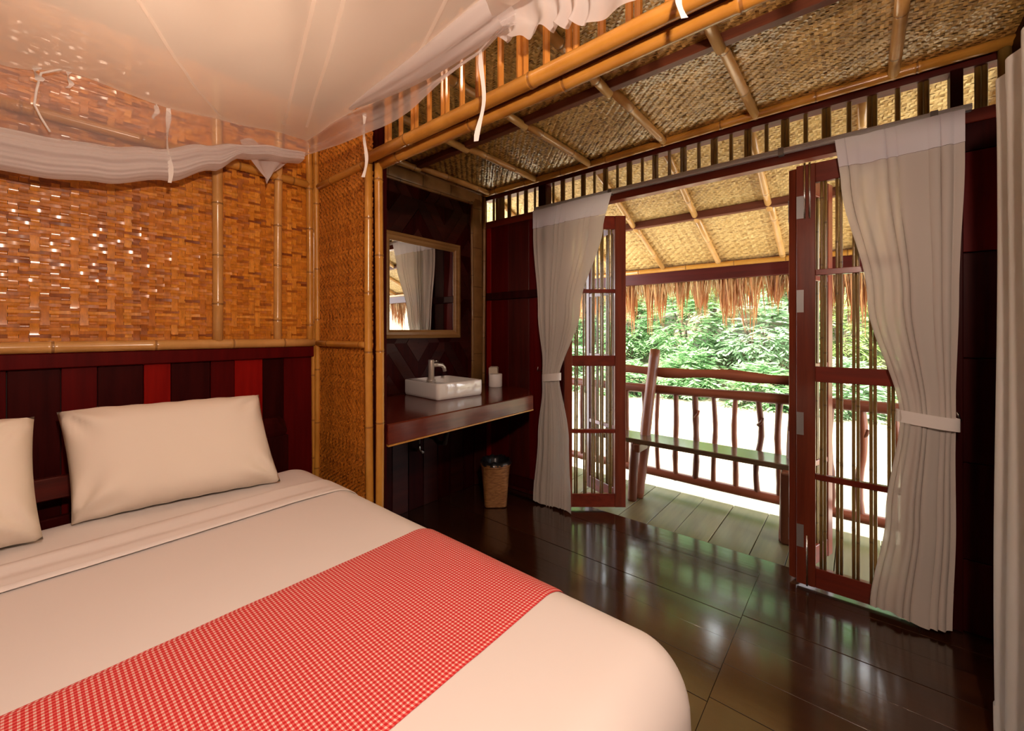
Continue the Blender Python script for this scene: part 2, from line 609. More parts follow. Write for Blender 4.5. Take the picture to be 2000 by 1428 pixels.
for i in range(9):
    box('board', edges[i] + 0.001, edges[i + 1] - 0.001, YH - 0.004 - (0.004 if bm_[i] is not M_INK else 0.0), YH + 0.02, 0.0, 1.125, bm_[i], wall_back, 0.0015)
x = -0.019
k = 0
while x > XL + 0.1:
    box('board', x - 0.11, x - 0.002, YH - 0.006, YH + 0.02, 0.0, 1.125, (M_WINE, M_INK, M_REDZ)[k % 3], wall_back, 0.0015)
    x -= 0.11
    k += 1

# ---- partition stub between bed and wash bay, post and beam
wall_part = struct(box('wall_partition', XP + 0.008, XP + 0.055, 1.67, YH + 0.15, -0.1, 2.42, M_INK), 'narrow woven bamboo partition with bamboo corner post beside the wash bay', 'wall')
weave('woven_panel', (XP, 2.245, 0.02), (0, -1, 0), (0, 0, 1), 0.55, 2.38, 0.0085, 0.0085, M_WEAVP, wall_part, 0.0011, 4, 2, stepf, 8, 0.10, 0.03)
pole('bamboo_rail', (XP - 0.006, 2.24, 1.188), (XP - 0.006, 1.72, 1.188), 0.0155, M_BAM, wall_part, 0.3, 11)
pole('bamboo_rail', (XP - 0.004, 2.24, 2.025), (XP - 0.004, 1.72, 2.025), 0.018, M_BAM, wall_part, 0.3, 12)
pole('bamboo_batten', (XP - 0.010, 2.222, 0.0), (XP - 0.010, 2.222, 2.38), 0.0135, M_BAM, wall_part, 0.3, 13)
pole('corner_post', (XP - 0.012, 1.706, 0.0), (XP - 0.012, 1.706, 2.03), 0.0175, M_BAM, wall_part, 0.33, 14)
pole('corner_post', (XP + 0.018, 1.672, 0.0), (XP + 0.018, 1.672, 2.02), 0.0185, M_BAM, wall_part, 0.38, 15)

wall_bay = struct(box('wall_above_beam', XP + 0.014, XP + 0.044, YR, 1.68, 2.02, 2.082, M_BEAM), 'bamboo beam with upright slats dividing bed area from door bay', 'beam')
pole('bamboo_beam', (XP + 0.034, 1.69, 2.014), (XP + 0.034, YR, 2.020), 0.0225, M_BAM, wall_bay, 0.5, 16, 16, 0.006)
pole('bamboo_beam', (XP - 0.022, 1.70, 2.030), (XP - 0.022, YR, 2.036), 0.0235, M_BAM, wall_bay, 0.55, 17, 16, 0.006)
def split_slat(w_, d_, h_, sd, m, axis='y'):
    """half-round split bamboo slat, width w_ along y, bulging towards -x, standing on z=0"""
    b = MB()
    rows = []
    rr_ = random.Random(sd)
    nodes = [rr_.uniform(0.2, 0.8) * h_] if h_ > 0.3 else []
    if h_ > 0.9:
        nodes = [t for t in (0.22 + 0.33 * i + rr_.uniform(-0.05, 0.05) for i in range(int(h_ / 0.33))) if t < h_ - 0.03]
    zs = [(0.0, 1.0, 0.02)]
    for t in nodes:
        zs += [(t - 0.006, 1.0, 0.02), (t, 1.10, 0.7), (t + 0.006, 1.0, 0.02)]
    zs.append((h_, 1.0, 0.02))
    tn = []
    for z, s_, t_ in zs:
        rows.append([(-d_ * s_ * math.sin(PI * q / 4), -0.5 * w_ * s_ * math.cos(PI * q / 4), z) for q in range(5)] + [(d_ * 0.25, 0.4 * w_, z), (d_ * 0.25, -0.4 * w_, z)])
        tn.append(t_)
    b0 = b.quad_strip(rows, tn, True)
    b.cap([b0 + i for i in range(7)], 0.02)
    e = b0 + (len(rows) - 1) * 7
    b.cap([e + i for i in range(7)][::-1], 0.02)
    return b.build('bamboo_slat', m, None, False)


first = None
for i in range(7):
    yc = 1.58 - 0.1875 * i
    for dy in (-0.0125, 0.0125):
        sh = split_slat(0.0225, 0.010, 0.40, i, M_SLAT) if first is None else None
        if first is None:
            first = sh
            first.location = (XP + 0.006, yc + dy, 2.03)
            bpy.context.view_layer.update()
            setp(first, wall_bay)
        else:
            share(first, (XP + 0.006, yc + dy, 2.03), wall_bay)
    share(first, (XP + 0.006, yc - 0.094, 2.03), wall_bay, None, (1, 1.15, 1))
for i in range(4):
    share(first, (XP + 0.006, 0.31 - 0.14 * i, 2.03), wall_bay)
box('head_plate', XP - 0.01, XP + 0.05, YR, YA, 2.36, 2.41, M_BEAM, wall_bay, 0.003)
box('upper_wall', XP, XP + 0.05, YR, YA, 2.41, ZM, M_INK, wall_bay)

# ---- wash bay back wall: nested diamonds of dark boards, red boards below the counter
wall_alc = struct(box('wall_wash_bay', XP + 0.02, XD + 0.02, YA + 0.012, YA + 0.08, -0.1, ZC + 0.05, M_INK), 'dark diamond-pattern timber wall behind the wash basin', 'wall')


def clip(poly, a, b, c, keep_less):
    out = []
    for i in range(len(poly)):
        p, q = poly[i], poly[(i + 1) % len(poly)]
        fp, fq = a * p[0] + b * p[1] - c, a * q[0] + b * q[1] - c
        if not keep_less:
            fp, fq = -fp, -fq
        if fp <= 0:
            out.append(p)
        if fp * fq < 0:
            t = fp / (fp - fq)
            out.append((p[0] + (q[0] - p[0]) * t, p[1] + (q[1] - p[1]) * t))
    return out


qa, qb = 0.245, 0.34
M_DIA = wood('diamond board dark', 'x', (0.024, 0.004, 0.003), (0.058, 0.009, 0.006), 0.4, 0.0, 0.35, 1.0, 0.15, 0.15)
mats_ = (M_DIA, M_INK, M_DIA, M_INK, M_DIA)
x_lo, x_hi, z_lo, z_hi = XP + 0.06, 2.40, 0.83, 2.30
ix = 0
x = 1.10
cell = 0
while x < x_hi - 0.01:
    z = z_lo
    iz = 0
    while z < z_hi - 0.01:
        xa, xb, za, zb = x, min(x + qa, x_hi), z, min(z + qb, z_hi)
        rect = [(xa, za), (xb, za), (xb, zb), (xa, zb)]
        # diagonal direction alternates, so quarters make diamonds
        sgx = 1 if ix % 2 == 0 else -1
        sgz = 1 if iz % 2 == 0 else -1
        ox = x if sgx > 0 else x + qa
        oz = z if sgz > 0 else z + qb
        a_, b_ = sgx / qa, sgz / qb
        c0 = a_ * ox + b_ * oz
        for s_ in range(5):
            pl = clip(clip(rect, a_, b_, c0 + 0.4 * s_, False), a_, b_, c0 + 0.4 * (s_ + 1) - 0.012, True)
            if len(pl) >= 3:
                th = R.uniform(0.0, 0.005)
                b = MB()
                nn = len(pl)
                b.v = [(p[0], YA - th, p[1]) for p in pl] + [(p[0], YA + 0.02, p[1]) for p in pl]
                b.f = [tuple(range(nn))] + [(i, (i + nn), (i + 1) % nn + nn, (i + 1) % nn) for i in range(nn)]
                b.t = [0.0] * len(b.f)
                b.build('diamond_board', mats_[(s_ + cell) % 5], wall_alc)
        cell += 1
        z += qb
        iz += 1
    x += qa
    ix += 1
for i in range(11):
    x0 = XP + 0.06 + i * 0.13
    box('board', x0, min(x0 + 0.127, XD), YA - R.uniform(0, 0.003), YA + 0.02, 0.0, 0.83, (M_DIA, M_INK)[i % 2], wall_alc, 0.002)
# split bamboo frame on that wall
pole('frame_upright', (2.425, YA - 0.004, 0.82), (2.425, YA - 0.004, 2.33), 0.062, M_BAMS, wall_alc, 0.30, 21, 16, 0.0, (Vector((0, 1, 0)), 0.22))
pole('frame_edge', (2.362, YA - 0.010, 0.82), (2.362, YA - 0.010, 2.30), 0.012, M_BAMS, wall_alc, 0.3, 22)
pole('frame_edge', (2.497, YA - 0.012, 0.82), (2.497, YA - 0.012, 2.36), 0.014, M_BAMS, wall_alc, 0.3, 23)
pole('frame_head', (1.10, YA - 0.004, 2.335), (2.48, YA - 0.004, 2.335), 0.052, M_BAMS, wall_alc, 0.30, 24, 16, 0.0, (Vector((0, 1, 0)), 0.22))
pole('frame_edge', (1.10, YA - 0.010, 2.283), (2.36, YA - 0.010, 2.283), 0.012, M_BAMS, wall_alc, 0.3, 25)
pole('frame_edge', (1.10, YA - 0.012, 2.388), (2.50, YA - 0.012, 2.388), 0.014, M_BAMS, wall_alc, 0.3, 26)

# ---- door wall: open timber frame
wall_door = struct(box('wall_front', XD - 0.012, XD + 0.055, YR - 0.02, YA + 0.012, 2.345, 2.392, M_MAHY), 'timber frame wall with slatted transom above the folding doors', 'wall')
box('header', XD - 0.012, XD + 0.05, YR, YA, 2.115, 2.168, M_DOORY, wall_door, 0.003)
box('post', XD - 0.02, XD + 0.06, 1.778, 1.845, 2.160, 2.35, M_INK, wall_door, 0.003)
box('post', XD - 0.02, XD + 0.06, -0.338, -0.300, 0.0, 2.35, M_INK, wall_door, 0.003)
box('door_jamb', XD - 0.03, XD + 0.05, 1.615, 1.685, 0.0, 2.12, M_INK, wall_door, 0.003)
box('door_jamb', XD - 0.03, XD + 0.05, -0.285, -0.203, 0.0, 2.12, M_INK, wall_door, 0.003)
sl = split_slat(0.0195, 0.009, 0.19, 3, M_BAMO)
sl.location = (XD + 0.012, 2.155 + 0.0098, 2.162)
bpy.context.view_layer.update()
setp(sl, wall_door)
share(sl, (XD + 0.012, 2.155 - 0.0098, 2.162), wall_door)
for i in range(1, 16):
    yc = 2.155 - 0.1698 * i
    if not 1.76 < yc < 1.86:
        for dy in (0.0098, -0.0098):
            share(sl, (XD + 0.012, yc + dy, 2.162), wall_door)
for i in range(15):
    yc = 2.155 - 0.1698 * i - 0.087
    if 1.76 < yc < 1.86 or -0.35 < yc < -0.29:
        continue
    share(sl, (XD + 0.012, yc, 2.162), wall_door, None, (1, 1.05, 1))
for yc, w_ in ((2.325, 1.4), (2.285, 2.2), (2.235, 3.0)):
    share(sl, (XD + 0.012, yc, 2.162), wall_door, None, (1, w_, 1))
# upright boards left of the door
ye = [2.40, 2.345, 2.155, 1.945, 1.825, 1.685]
for i in range(5):
    box('board', XD - R.uniform(0.0, 0.004), XD + 0.03, ye[i + 1] + 0.0015, ye[i] - 0.0015, 0.0, 2.12, (M_REDZ, M_WINE, M_MAHZ, M_WINE, M_MAHZ)[i], wall_door, 0.002)
box('cross_rail', XD - 0.028, XD + 0.002, 1.70, 2.395, 1.512, 1.570, M_INK, wall_door, 0.003)
box('cross_rail', XD - 0.028, XD + 0.002, 1.70, 2.395, 0.04, 0.12, M_INK, wall_door, 0.003)
box('backing', XD + 0.026, XD + 0.05, 1.65, YA + 0.012, -0.1, 2.12, M_DARK, wall_door)
box('backing', XD + 0.026, XD + 0.05, YR, -0.25, -0.1, 2.12, M_DARK, wall_door)
# level boards right of the door
ze = [0.0, 0.30, 0.705, 1.14, 1.58, 2.0, 2.118]
for i in range(6):
    box('board', XD - 0.004 + 0.003 * (i % 2), XD + 0.03, YR, -0.337, ze[i] + 0.002, ze[i + 1] - 0.002, (M_INK, M_INK, M_INK, M_INK, M_WINE, M_INK)[i], wall_door, 0.002)
pole('bamboo_edge', (XD - 0.045, YR, 2.388), (XD - 0.045, YA, 2.388), 0.0225, M_BAM, wall_door, 0.36, 31, 14)
box('door_sill', XS - 0.004, XD + 0.10, YR, YA, -0.10, -0.004, M_FLOOR, wall_door, 0.003)

# ---- right wall and the rest of the room shell
wall_right = struct(box('wall_right', 1.00, XD + 0.05, YR - 0.07, YR, -0.1, ZM, M_INK), 'dark timber wall behind the long white curtain', 'wall')
box('return_wall', 1.00, 1.06, -2.2, YR, -0.1, ZM, M_INK, wall_right)
box('rear_wall', XL, 1.36, -2.27, -2.2, -0.1, ZM, M_BAMS, wall_right)
box('board', 2.30, XD - 0.01, YR - 0.01, YR + 0.006, 0.0, 2.38, M_INK, wall_right, 0.002)
pole('corner_bamboo', (XD - 0.035, YR + 0.022, 2.10), (XD - 0.035, YR + 0.022, 2.41), 0.02, M_BAMO, wall_right, 0.2, 33)
wall_left = struct(box('wall_left', XL - 0.07, XL, -2.27, YH + 0.08, -0.1, ZM, M_INK), 'dark timber wall beyond the far side of the bed', 'wall')

# ---- ceilings
ceil = struct(box('ceiling', XP, XD + 0.08, YR - 0.02, YA + 0.05, ZC + 0.006, ZC + 0.05, M_DARK), 'low woven bamboo ceiling over the door bay', 'ceiling')
weave('woven_panel', (XP + 0.02, YA, ZC), (0, -1, 0), (1, 0, 0), 2.87, 1.50, 0.0130, 0.0130, M_WEAVC, ceil, 0.0014, 4, 2, None, 17, 0.09, 0.03, 0.98)
for i, y in enumerate((2.325, 1.852, 1.396, 0.893, 0.411, -0.121)):
    r_ = 0.021
    pole('rafter', (XP + 0.05, y + 0.012, 2.388), (1.792, y + 0.004, 2.372), r_, M_BAMP, ceil, 0.33, 40 + i)
    pole('rafter', (1.755, y, 2.390), (XD - 0.035, y, 2.388), r_, M_BAMP, ceil, 0.36, 50 + i)
box('purlin', 1.752, 1.792, YR, YA, 2.372, 2.412, M_BEAM, ceil, 0.003)
ceil2 = struct(box('ceiling_bed', XL, 1.36, -2.27, YH + 0.08, ZM, ZM + 0.06, M_BAMS), 'bamboo ceiling above the bed', 'ceiling')

# ---- porch: boards across, sloping woven roof, eave
XE = 3.45
porch = struct(box('floor_porch', XD + 0.06, XE - 0.02, -1.6, 3.4, -0.20, -0.075, M_DARK), 'weathered porch boards outside the folding doors', 'floor')
pe = [-1.6, -1.38, -1.17, -0.96, -0.74, -0.53, -0.32, -0.11, 0.10, 0.31, 0.485, 0.710, 0.915, 1.095, 1.30, 1.51, 1.72, 1.93, 2.14, 2.36, 2.58, 2.80, 3.02, 3.24]
for i in range(len(pe) - 1):
    box('porch_board', XS + 0.02, XE + R.uniform(-0.008, 0.008), pe[i] + 0.002, pe[i + 1] - 0.002, -0.08, -0.05 + R.uniform(-0.002, 0.002), M_PORCH, porch, 0.002)
SL = -0.398
X0R, Z0R = 2.62, 2.405
def zr(x):
    return Z0R + SL * (x - X0R)


XEV = 3.97
rb = MB()
rb.quad_strip([[(X0R - 0.05, -1.7, zr(X0R - 0.05) + 0.012), (X0R - 0.05, 3.5, zr(X0R - 0.05) + 0.012)], [(XEV + 0.25, -1.7, zr(XEV + 0.25) + 0.012), (XEV + 0.25, 3.5, zr(XEV + 0.25) + 0.012)]])
rb.quad_strip([[(X0R - 0.05, 3.5, zr(X0R - 0.05) + 0.14), (X0R - 0.05, -1.7, zr(X0R - 0.05) + 0.14)], [(XEV + 0.25, 3.5, zr(XEV + 0.25) + 0.10), (XEV + 0.25, -1.7, zr(XEV + 0.25) + 0.10)]])
ceil_p = struct(rb.build('ceiling_porch', M_THAT), 'sunlit sloping woven bamboo porch roof', 'ceiling')
sv = Vector((1, 0, SL)).normalized()
Lr = (XEV - X0R) / sv.x
weave('woven_panel', (X0R, 3.2, zr(X0R)), (0, -1, 0), sv, 4.6, Lr, 0.016, 0.016, M_WEAVO, ceil_p, 0.0016, 4, 2, None, 19, 0.08, 0.03, 0.98)
nrm = Vector((SL, 0, -1)).normalized()
for i, y in enumerate((2.85, 2.37, 1.90, 1.415, 0.935, 0.46, -0.02, -0.50, -0.98)):
    a = Vector((X0R, y, zr(X0R))) + nrm * 0.012
    b_ = Vector((3.33, y, zr(3.33))) + nrm * 0.03
    pole('rafter', a, b_, 0.021, M_BAMP, ceil_p, 0.33, 60 + i)
    a = Vector((3.28, y, zr(3.28))) + nrm * 0.010
    b_ = Vector((XEV - 0.01, y, zr(XEV - 0.01))) + nrm * 0.024
    pole('rafter', a, b_, 0.021, M_BAMP, ceil_p, 0.4, 70 + i)
zp = zr(3.28) - 0.025
box('purlin', 3.255, 3.305, -1.4, 3.2, zp - 0.022, zp + 0.03, M_BEAM, ceil_p, 0.003)
pole('eave_bamboo', (XEV - 0.02, 3.2, zr(XEV) - 0.030), (XEV - 0.02, -1.4, zr(XEV) - 0.030), 0.022, M_BAM, ceil_p, 0.45, 81)
box('eave_beam', XEV - 0.02, XEV + 0.03, -1.4, 3.2, zr(XEV) - 0.155, zr(XEV) - 0.045, M_MAHY, ceil_p, 0.003)

# thatch fringe: countless straws hanging from the eave
tb = MB()
tr = random.Random(5)
zt = zr(XEV + 0.05)
clumps = [(tr.uniform(-1.3, 3.2), tr.uniform(0.28, 0.60), tr.uniform(0.02, 0.055)) for _ in range(115)]
for i in range(6000):
    kind_ = tr.random()
    x = XEV + 0.05 + tr.uniform(0, 0.14)
    out = tr.uniform(0.1, 0.45)
    if kind_ < 0.60:          # short dense under-thatch
        y = tr.uniform(-1.3, 3.2)
        L = tr.uniform(0.10, 0.24)
        y2 = y + tr.uniform(-0.22, 0.22) * L
        wd = tr.uniform(0.003, 0.008)
        tint = tr.uniform(0.45, 1.0)
    else:                     # ragged clumps drawn to a point
        c_ = clumps[int(tr.random() * len(clumps))]
        y = c_[0] + tr.gauss(0, 1) * c_[2]
        L = c_[1] * tr.uniform(0.55, 1.0)
        y2 = c_[0] + (y - c_[0]) * 0.3 + tr.uniform(-0.012, 0.012)
        wd = tr.uniform(0.004, 0.014)
        tint = tr.uniform(0.001, 0.62)
    z = zt - 0.07 + tr.uniform(-0.02, 0.05) - (x - XEV - 0.05) * 0.4
    a = tr.uniform(0, PI)
    dx, dy = math.cos(a) * wd * 0.4, wd * 0.5
    rows = []
    for q, fw in ((0, 1.0), (0.45, 0.9), (1.0, 0.15)):
        c = Vector((x + out * L * (q - 0.5 * q * q) * 0.5, y + (y2 - y) * q, z - L * q * 0.95))
        rows.append([c + Vector((dx * fw, dy * fw, 0)), c - Vector((dx * fw, dy * fw, 0))])
    tb.quad_strip(rows, tint)
tag(tb.build('thatch_fringe', M_THAT), 'ragged straw thatch hanging below the porch eave', 'thatch', None, 'stuff')

# ================================================================== OUTDOORS
ZW = -0.65
wt_ = MB()
wt_.quad_strip([[(3.0, -60, ZW), (3.0, 60, ZW)], [(16, -60, ZW), (16, 60, ZW)]])
tag(wt_.build('river', M_WATER), 'still muddy brown river beyond the porch railing', 'river', None, 'structure')
gb = MB()
rows = []
for i in range(26):
    x = 12.2 + i * 0.6
    rows.append([(x + 0.5 * noise.noise((x, y * 0.4, 3)), y, ZW - 0.5 + 0.55 * (i * 0.6) + 0.5 * noise.noise((x * 0.5, y * 0.5, 0))) for y in [-30 + k * 1.2 for k in range(60)]])
gb.quad_strip(rows)
tag(gb.build('river_bank', M_BANK, None, True), 'overgrown earth bank on the far side of the river', 'bank', None, 'structure')


def bush(name, label, c, rad, n, mi, seed, leaf=(0.20, 0.062), group='green bushes along the far river bank', droop=0.4, lift=0.0):
    rr_ = random.Random(seed)
    root = empty(name, (c[0], c[1], c[2]), label, 'tree' if lift else 'bush', group)
    fb = MB()
    for i in range(n):
        while True:
            p = Vector((rr_.uniform(-1, 1), rr_.uniform(-1, 1), rr_.uniform(-0.5, 1)))
            if 0.25 < p.length < 1:
                break
        p = p * (p.length ** -0.45) if rr_.random() < 0.75 else p
        base = Vector((p.x * rad[0], p.y * rad[1], p.z * rad[2])) + Vector(c) + Vector((0, 0, lift + rad[2] * 0.45))
        az = rr_.uniform(0, 2 * PI)
        d = Vector((math.cos(az), math.sin(az), rr_.uniform(-0.5, 0.5)))
        d = (d + p.normalized() * 0.8).normalized()
        side = d.cross(Vector((0, 0, 1))).normalized()
        tint = rr_.random()
        m_ = rr_.randint(4, 6)
        for k_ in range(m_):
            for sg in (-1, 1):
                t = (k_ + 0.5) / m_
                o = base + d * (0.42 * t) + Vector((0, 0, -droop * 0.42 * t * t))
                ld = (d * 0.55 + side * sg * 0.8 + Vector((0, 0, -droop * rr_.uniform(0.2, 1.0)))).normalized()
                lw = ld.cross(Vector((rr_.uniform(-0.5, 0.5), rr_.uniform(-0.5, 0.5), 1))).normalized()
                ll = leaf[0] * rr_.uniform(0.7, 1.2)
                w_ = leaf[1] * rr_.uniform(0.7, 1.2) * 0.5
                b0 = len(fb.v)
                fb.v += [tuple(o), tuple(o + ld * ll * 0.45 + lw * w_), tuple(o + ld * ll), tuple(o + ld * ll * 0.45 - lw * w_)]
                fb.f.append((b0, b0 + 1, b0 + 2, b0 + 3))
                fb.t.append(max(0.001, min(1, tint * 0.75 + rr_.uniform(0, 0.25))))
    fb.build('foliage', M_LEAF[mi], root)
    for i in range(4):
        sb = MB()
        a = rr_.uniform(0, 2 * PI)
        tp = Vector((rad[0] * 0.6 * math.cos(a), rad[1] * 0.6 * math.sin(a), lift + rad[2] * 1.1))
        pts = [Vector(c) + Vector((0, 0, -0.6)), Vector(c) + tp * 0.4 + Vector((rr_.uniform(-0.1, 0.1), rr_.uniform(-0.2, 0.2), 0)), Vector(c) + tp]
        sb.tube(pts, [0.05, 0.035, 0.012], 6)
        sb.build('stem', M_BARK, root, True)


kinds = ('feathery_bush', 'pale_bush', 'yellow_green_bush')
looks = ('mid green feathery', 'pale silvery green', 'yellow-green leafy')
wheres = ('low %s bush at the water edge of the far bank', '%s bush on the lower slope of the far bank', '%s bush on the upper slope of the far bank', '%s bush along the top of the far bank', 'tall %s tree on top of the far bank', 'tallest %s tree rising behind the far bank')
grs = ('water edge bushes', 'lower slope bushes', 'upper slope bushes', 'bank top bushes', 'bank top trees', 'trees behind the bank')
br = random.Random(21)
spots = []
for row, (x, z, n_) in enumerate(((12.6, -0.7, 11), (14.2, 0.5, 9), (16.0, 2.1, 8), (18.2, 3.8, 6), (21.0, 3.6, 5), (25.0, 5.8, 5))):
    for i in range(n_):
        y = -7.5 + ((19.0, 19.5, 20.5, 23.0, 25.0, 32.0)[row] / n_) * (i + br.uniform(0.42, 0.58))
        spots.append((x + br.uniform(-0.5, 0.5), y, z + br.uniform(-0.2, 0.3), row))
for i, (x, y, z, row) in enumerate(spots):
    mi = (1, 0, 2, 0, 1, 0, 0, 2)[(i * 5 + row) % 8]
    bush(kinds[mi] if row < 4 else 'tall_tree', wheres[row] % looks[mi], (x, y, z), (br.uniform(0.8, 1.0), (0.70, 0.90, 1.02, 1.35, 1.6, 2.1)[row] * br.uniform(0.92, 1.05), br.uniform(0.85, 1.1) * (0.8, 1.25, 1.25, 1.9, 3.6, 5.5)[row]), (330, 330, 330, 480, 1000, 1500)[row], mi, 100 + i, group=grs[row] + ', ' + looks[mi], lift=(0, 0, 0, 0, 2.4, 4.6)[row], leaf=((0.24, 0.075) if mi != 2 else (0.26, 0.05)) if row < 4 else (0.42, 0.16))

# ================================================================== PORCH THINGS
def log(name, pts, rad, m, parent, n=10, seed=0, knots=0.12, smooth=True):
    rr_ = random.Random(seed)
    P = [Vector(p) for p in pts]
    path, rd = [], []
    N = 14
    for i in range(N + 1):
        t = i / N * (len(P) - 1)
        k_ = min(int(t), len(P) - 2)
        f = t - k_
        p = [P[max(k_ - 1, 0)], P[k_], P[k_ + 1], P[min(k_ + 2, len(P) - 1)]]
        q = 0.5 * ((2 * p[1]) + (p[2] - p[0]) * f + (2 * p[0] - 5 * p[1] + 4 * p[2] - p[3]) * f * f + (3 * p[1] - p[0] - 3 * p[2] + p[3]) * f ** 3)
        path.append(q)
        rd.append(rad * (1 + knots * rr_.uniform(-1, 1)))
    b = MB()
    b.tube(path, rd, n)
    return b.build(name, m, parent, smooth)


XR = 3.40
rail = empty('porch_railing', (XR, 0.9, -0.05), 'rustic log railing with wavy branch balusters along the porch edge', 'railing')
log('top_rail', [(XR, 3.1, 0.785), (XR + 0.01, 2.0, 0.775), (XR, 1.2, 0.775), (XR - 0.005, 0.4, 0.785), (XR, -1.4, 0.78)], 0.037, M_LOGY, rail, 12, 1, 0.06)
log('bottom_rail', [(XR, 3.1, 0.085), (XR, 1.6, 0.092), (XR, 0.5, 0.082), (XR, -1.4, 0.085)], 0.034, M_LOGY, rail, 12, 2, 0.06)
br = random.Random(31)
yb = [1.395, 1.262, 1.121, 0.976, 0.843, 0.689, 0.547, 0.414, 0.27, 0.13, -0.02, -0.17, -0.32, -0.47, 1.54, 1.68, 1.83, 1.98, 2.13, 2.28]
for i, y in enumerate(yb):
    w_ = lambda: br.uniform(-0.016, 0.016)
    r_ = br.uniform(0.017, 0.023)
    o = log('baluster', [(XR, y, 0.06), (XR + w_(), y + w_(), 0.28), (XR + w_(), y + w_() * 1.3, 0.52), (XR, y, 0.79)], r_, M_LOG, rail, 8, i, 0.10)
    if i in (6, 3, 10, 12):
        kb = MB()
        kb.tube([(XR, y, 0.58), (XR - 0.01, y - 0.025, 0.61), (XR - 0.012, y - 0.034, 0.64)], [0.012, 0.010, 0.008], 7)
        kb.build('knot', M_LOG, o, True)
for y in (2.45, -0.85):
    log('post', [(XR + 0.01, y, -0.3), (XR + 0.01, y, 0.3), (XR + 0.01, y, 0.95)], 0.05, M_LOG, rail, 12, 5, 0.05)

bench = empty('porch_bench', (3.15, 0.85, -0.05), 'plank bench with leaning log back posts on the porch', 'bench')
b = MB()
b.box(3.055, 3.30, 0.27, 1.66, 0.388, 0.425)
b.build('seat', M_BENCH, bench, False, 0.006, None, 2)
b = MB()
rows = []
for i in range(15):
    y = 1.72 - i * 0.105
    zc = 0.925 + 0.008 * math.sin(i * 0.9)
    hh = 0.036 + 0.006 * math.sin(i * 1.3 + 1)
    xc = 3.405 - 0.012
    rows.append([(xc - 0.02, y, zc - hh), (xc - 0.024, y, zc), (xc - 0.016, y, zc + hh), (xc + 0.016, y, zc + hh * 0.9), (xc + 0.02, y, zc - hh)])
b0 = b.quad_strip(rows, 0, True)
b.cap([b0 + i for i in range(5)])
b.cap([b0 + 14 * 5 + i for i in range(5)][::-1])
b.build('back_rail', M_LOGY, bench, True)
for k_, y in enumerate((1.305, 0.315)):
    log('back_post', [(3.13, y + 0.02, -0.05), (3.21, y + 0.01, 0.25), (3.285, y, 0.62), (3.405, y - 0.015, 1.10)], 0.042, M_LOG, bench, 12, 8 + k_, 0.05)
    log('front_leg', [(3.05, y + 0.03, -0.05), (3.06, y + 0.025, 0.2), (3.08, y + 0.02, 0.39)], 0.034, M_LOG, bench, 12, 11 + k_, 0.05)
    b = MB()
    b.box(3.04, 3.32, y - 0.03, y + 0.02, 0.325, 0.388)
    b.build('seat_bearer', M_LOG, bench, False, 0.008)
b = MB()
b.box(3.00, 3.07, 0.30, 0.365, -0.05, 0.388)
b.build('carved_leg', M_LOG, bench, False, 0.012)

# ================================================================== FOLDING DOORS
def door(n, hinge, ang, width, label, flip=1, bolt=True, sa=0.055, sw=0.076, plates_far=True):
    """leaf from hinge point along direction ang (degrees from +y towards +x); local u along leaf"""
    root = empty('door_%d' % n, (hinge[0], hinge[1], 0.012), label, 'door', None, 'structure')
    u = Vector((math.sin(math.radians(ang)), math.cos(math.radians(ang)), 0))
    w_ = Vector((u.y, -u.x, 0)) * flip        # outward normal
    T = Matrix(((u.x, w_.x, 0, hinge[0]), (u.y, w_.y, 0, hinge[1]), (0, 0, 1, 0), (0, 0, 0, 1)))
    th = 0.034
    H0, H1 = 0.014, 2.066
    bx = lambda nm, a0, a1, t0, t1, z0, z1, m, bv=0.002, par=root: box(nm, a0, a1, t0, t1, z0, z1, m, par, bv, T)
    s1 = bx('stile', 0, sa, 0, th, H0, H1, M_DOOR)
    s2 = bx('stile', width - sw, width, 0, th, H0, H1, M_DOOR)
    for z0, z1 in ((H0, 0.108), (0.535, 0.562), (1.008, 1.082), (1.522, 1.550), (1.972, H1)):
        bx('rail', sa, width - sw, 0.003, th - 0.003, z0, z1, M_DOORY)
    inner = width - sa - sw
    pairs = 5
    for i in range(pairs):
        for q in (-0.0072, 0.0072):
            a = sa + inner * (i + 0.5) / pairs + q
            b = MB()
            p0 = T @ Vector((a, th * 0.5, 0.10))
            p1 = T @ Vector((a, th * 0.5, 1.98))
            b.bamboo(p0, p1, 0.0066, 0.30, n * 20 + i * 2 + (q > 0), 8, 0.0022)
            b.build('bamboo_bar', M_BAMO, root, True)
    pl = (width - 0.030, width - 0.001) if plates_far else (0.001, 0.030)
    for z in (0.25, 0.80, 1.40, 1.86):
        bx('hinge_plate', pl[0], pl[1], -0.0025, 0.001, z - 0.055, z + 0.055, M_STEEL, 0.0)
    if bolt:
        b = MB()
        for dx in (0.022, 0.042):
            b.tube([T @ Vector((width - sw + dx, -0.008, 1.80)), T @ Vector((width - sw + dx, -0.008, 2.07))], 0.0045, 8)
        b.build('bolt', M_CHR, s2, True)
        b = MB()
        b.tube([T @ Vector((width - sw + 0.032, -0.008, 0.016)), T @ Vector((width - sw + 0.032, -0.008, 0.26))], 0.0045, 8)
        b.build('bolt', M_CHR, s2, True)
    return root


door(1, (2.500, 1.605), 140.2, 0.432, 'slatted door leaf swung outwards beside the tied curtain near the basin')
door(2, (2.800, 1.290), 24.0, 0.42, 'slatted door leaf folded outside behind the leaf near the basin', -1, False, 0.076, 0.055, False)
door(3, (2.470, -0.200), 0.0, 0.432, 'slatted door leaf standing behind the tied curtain near the long curtain')
door(4, (2.515, 0.268), 107.5, 0.43, 'slatted door leaf turned outwards at the edge of the opening', 1, False, 0.076, 0.055, False)

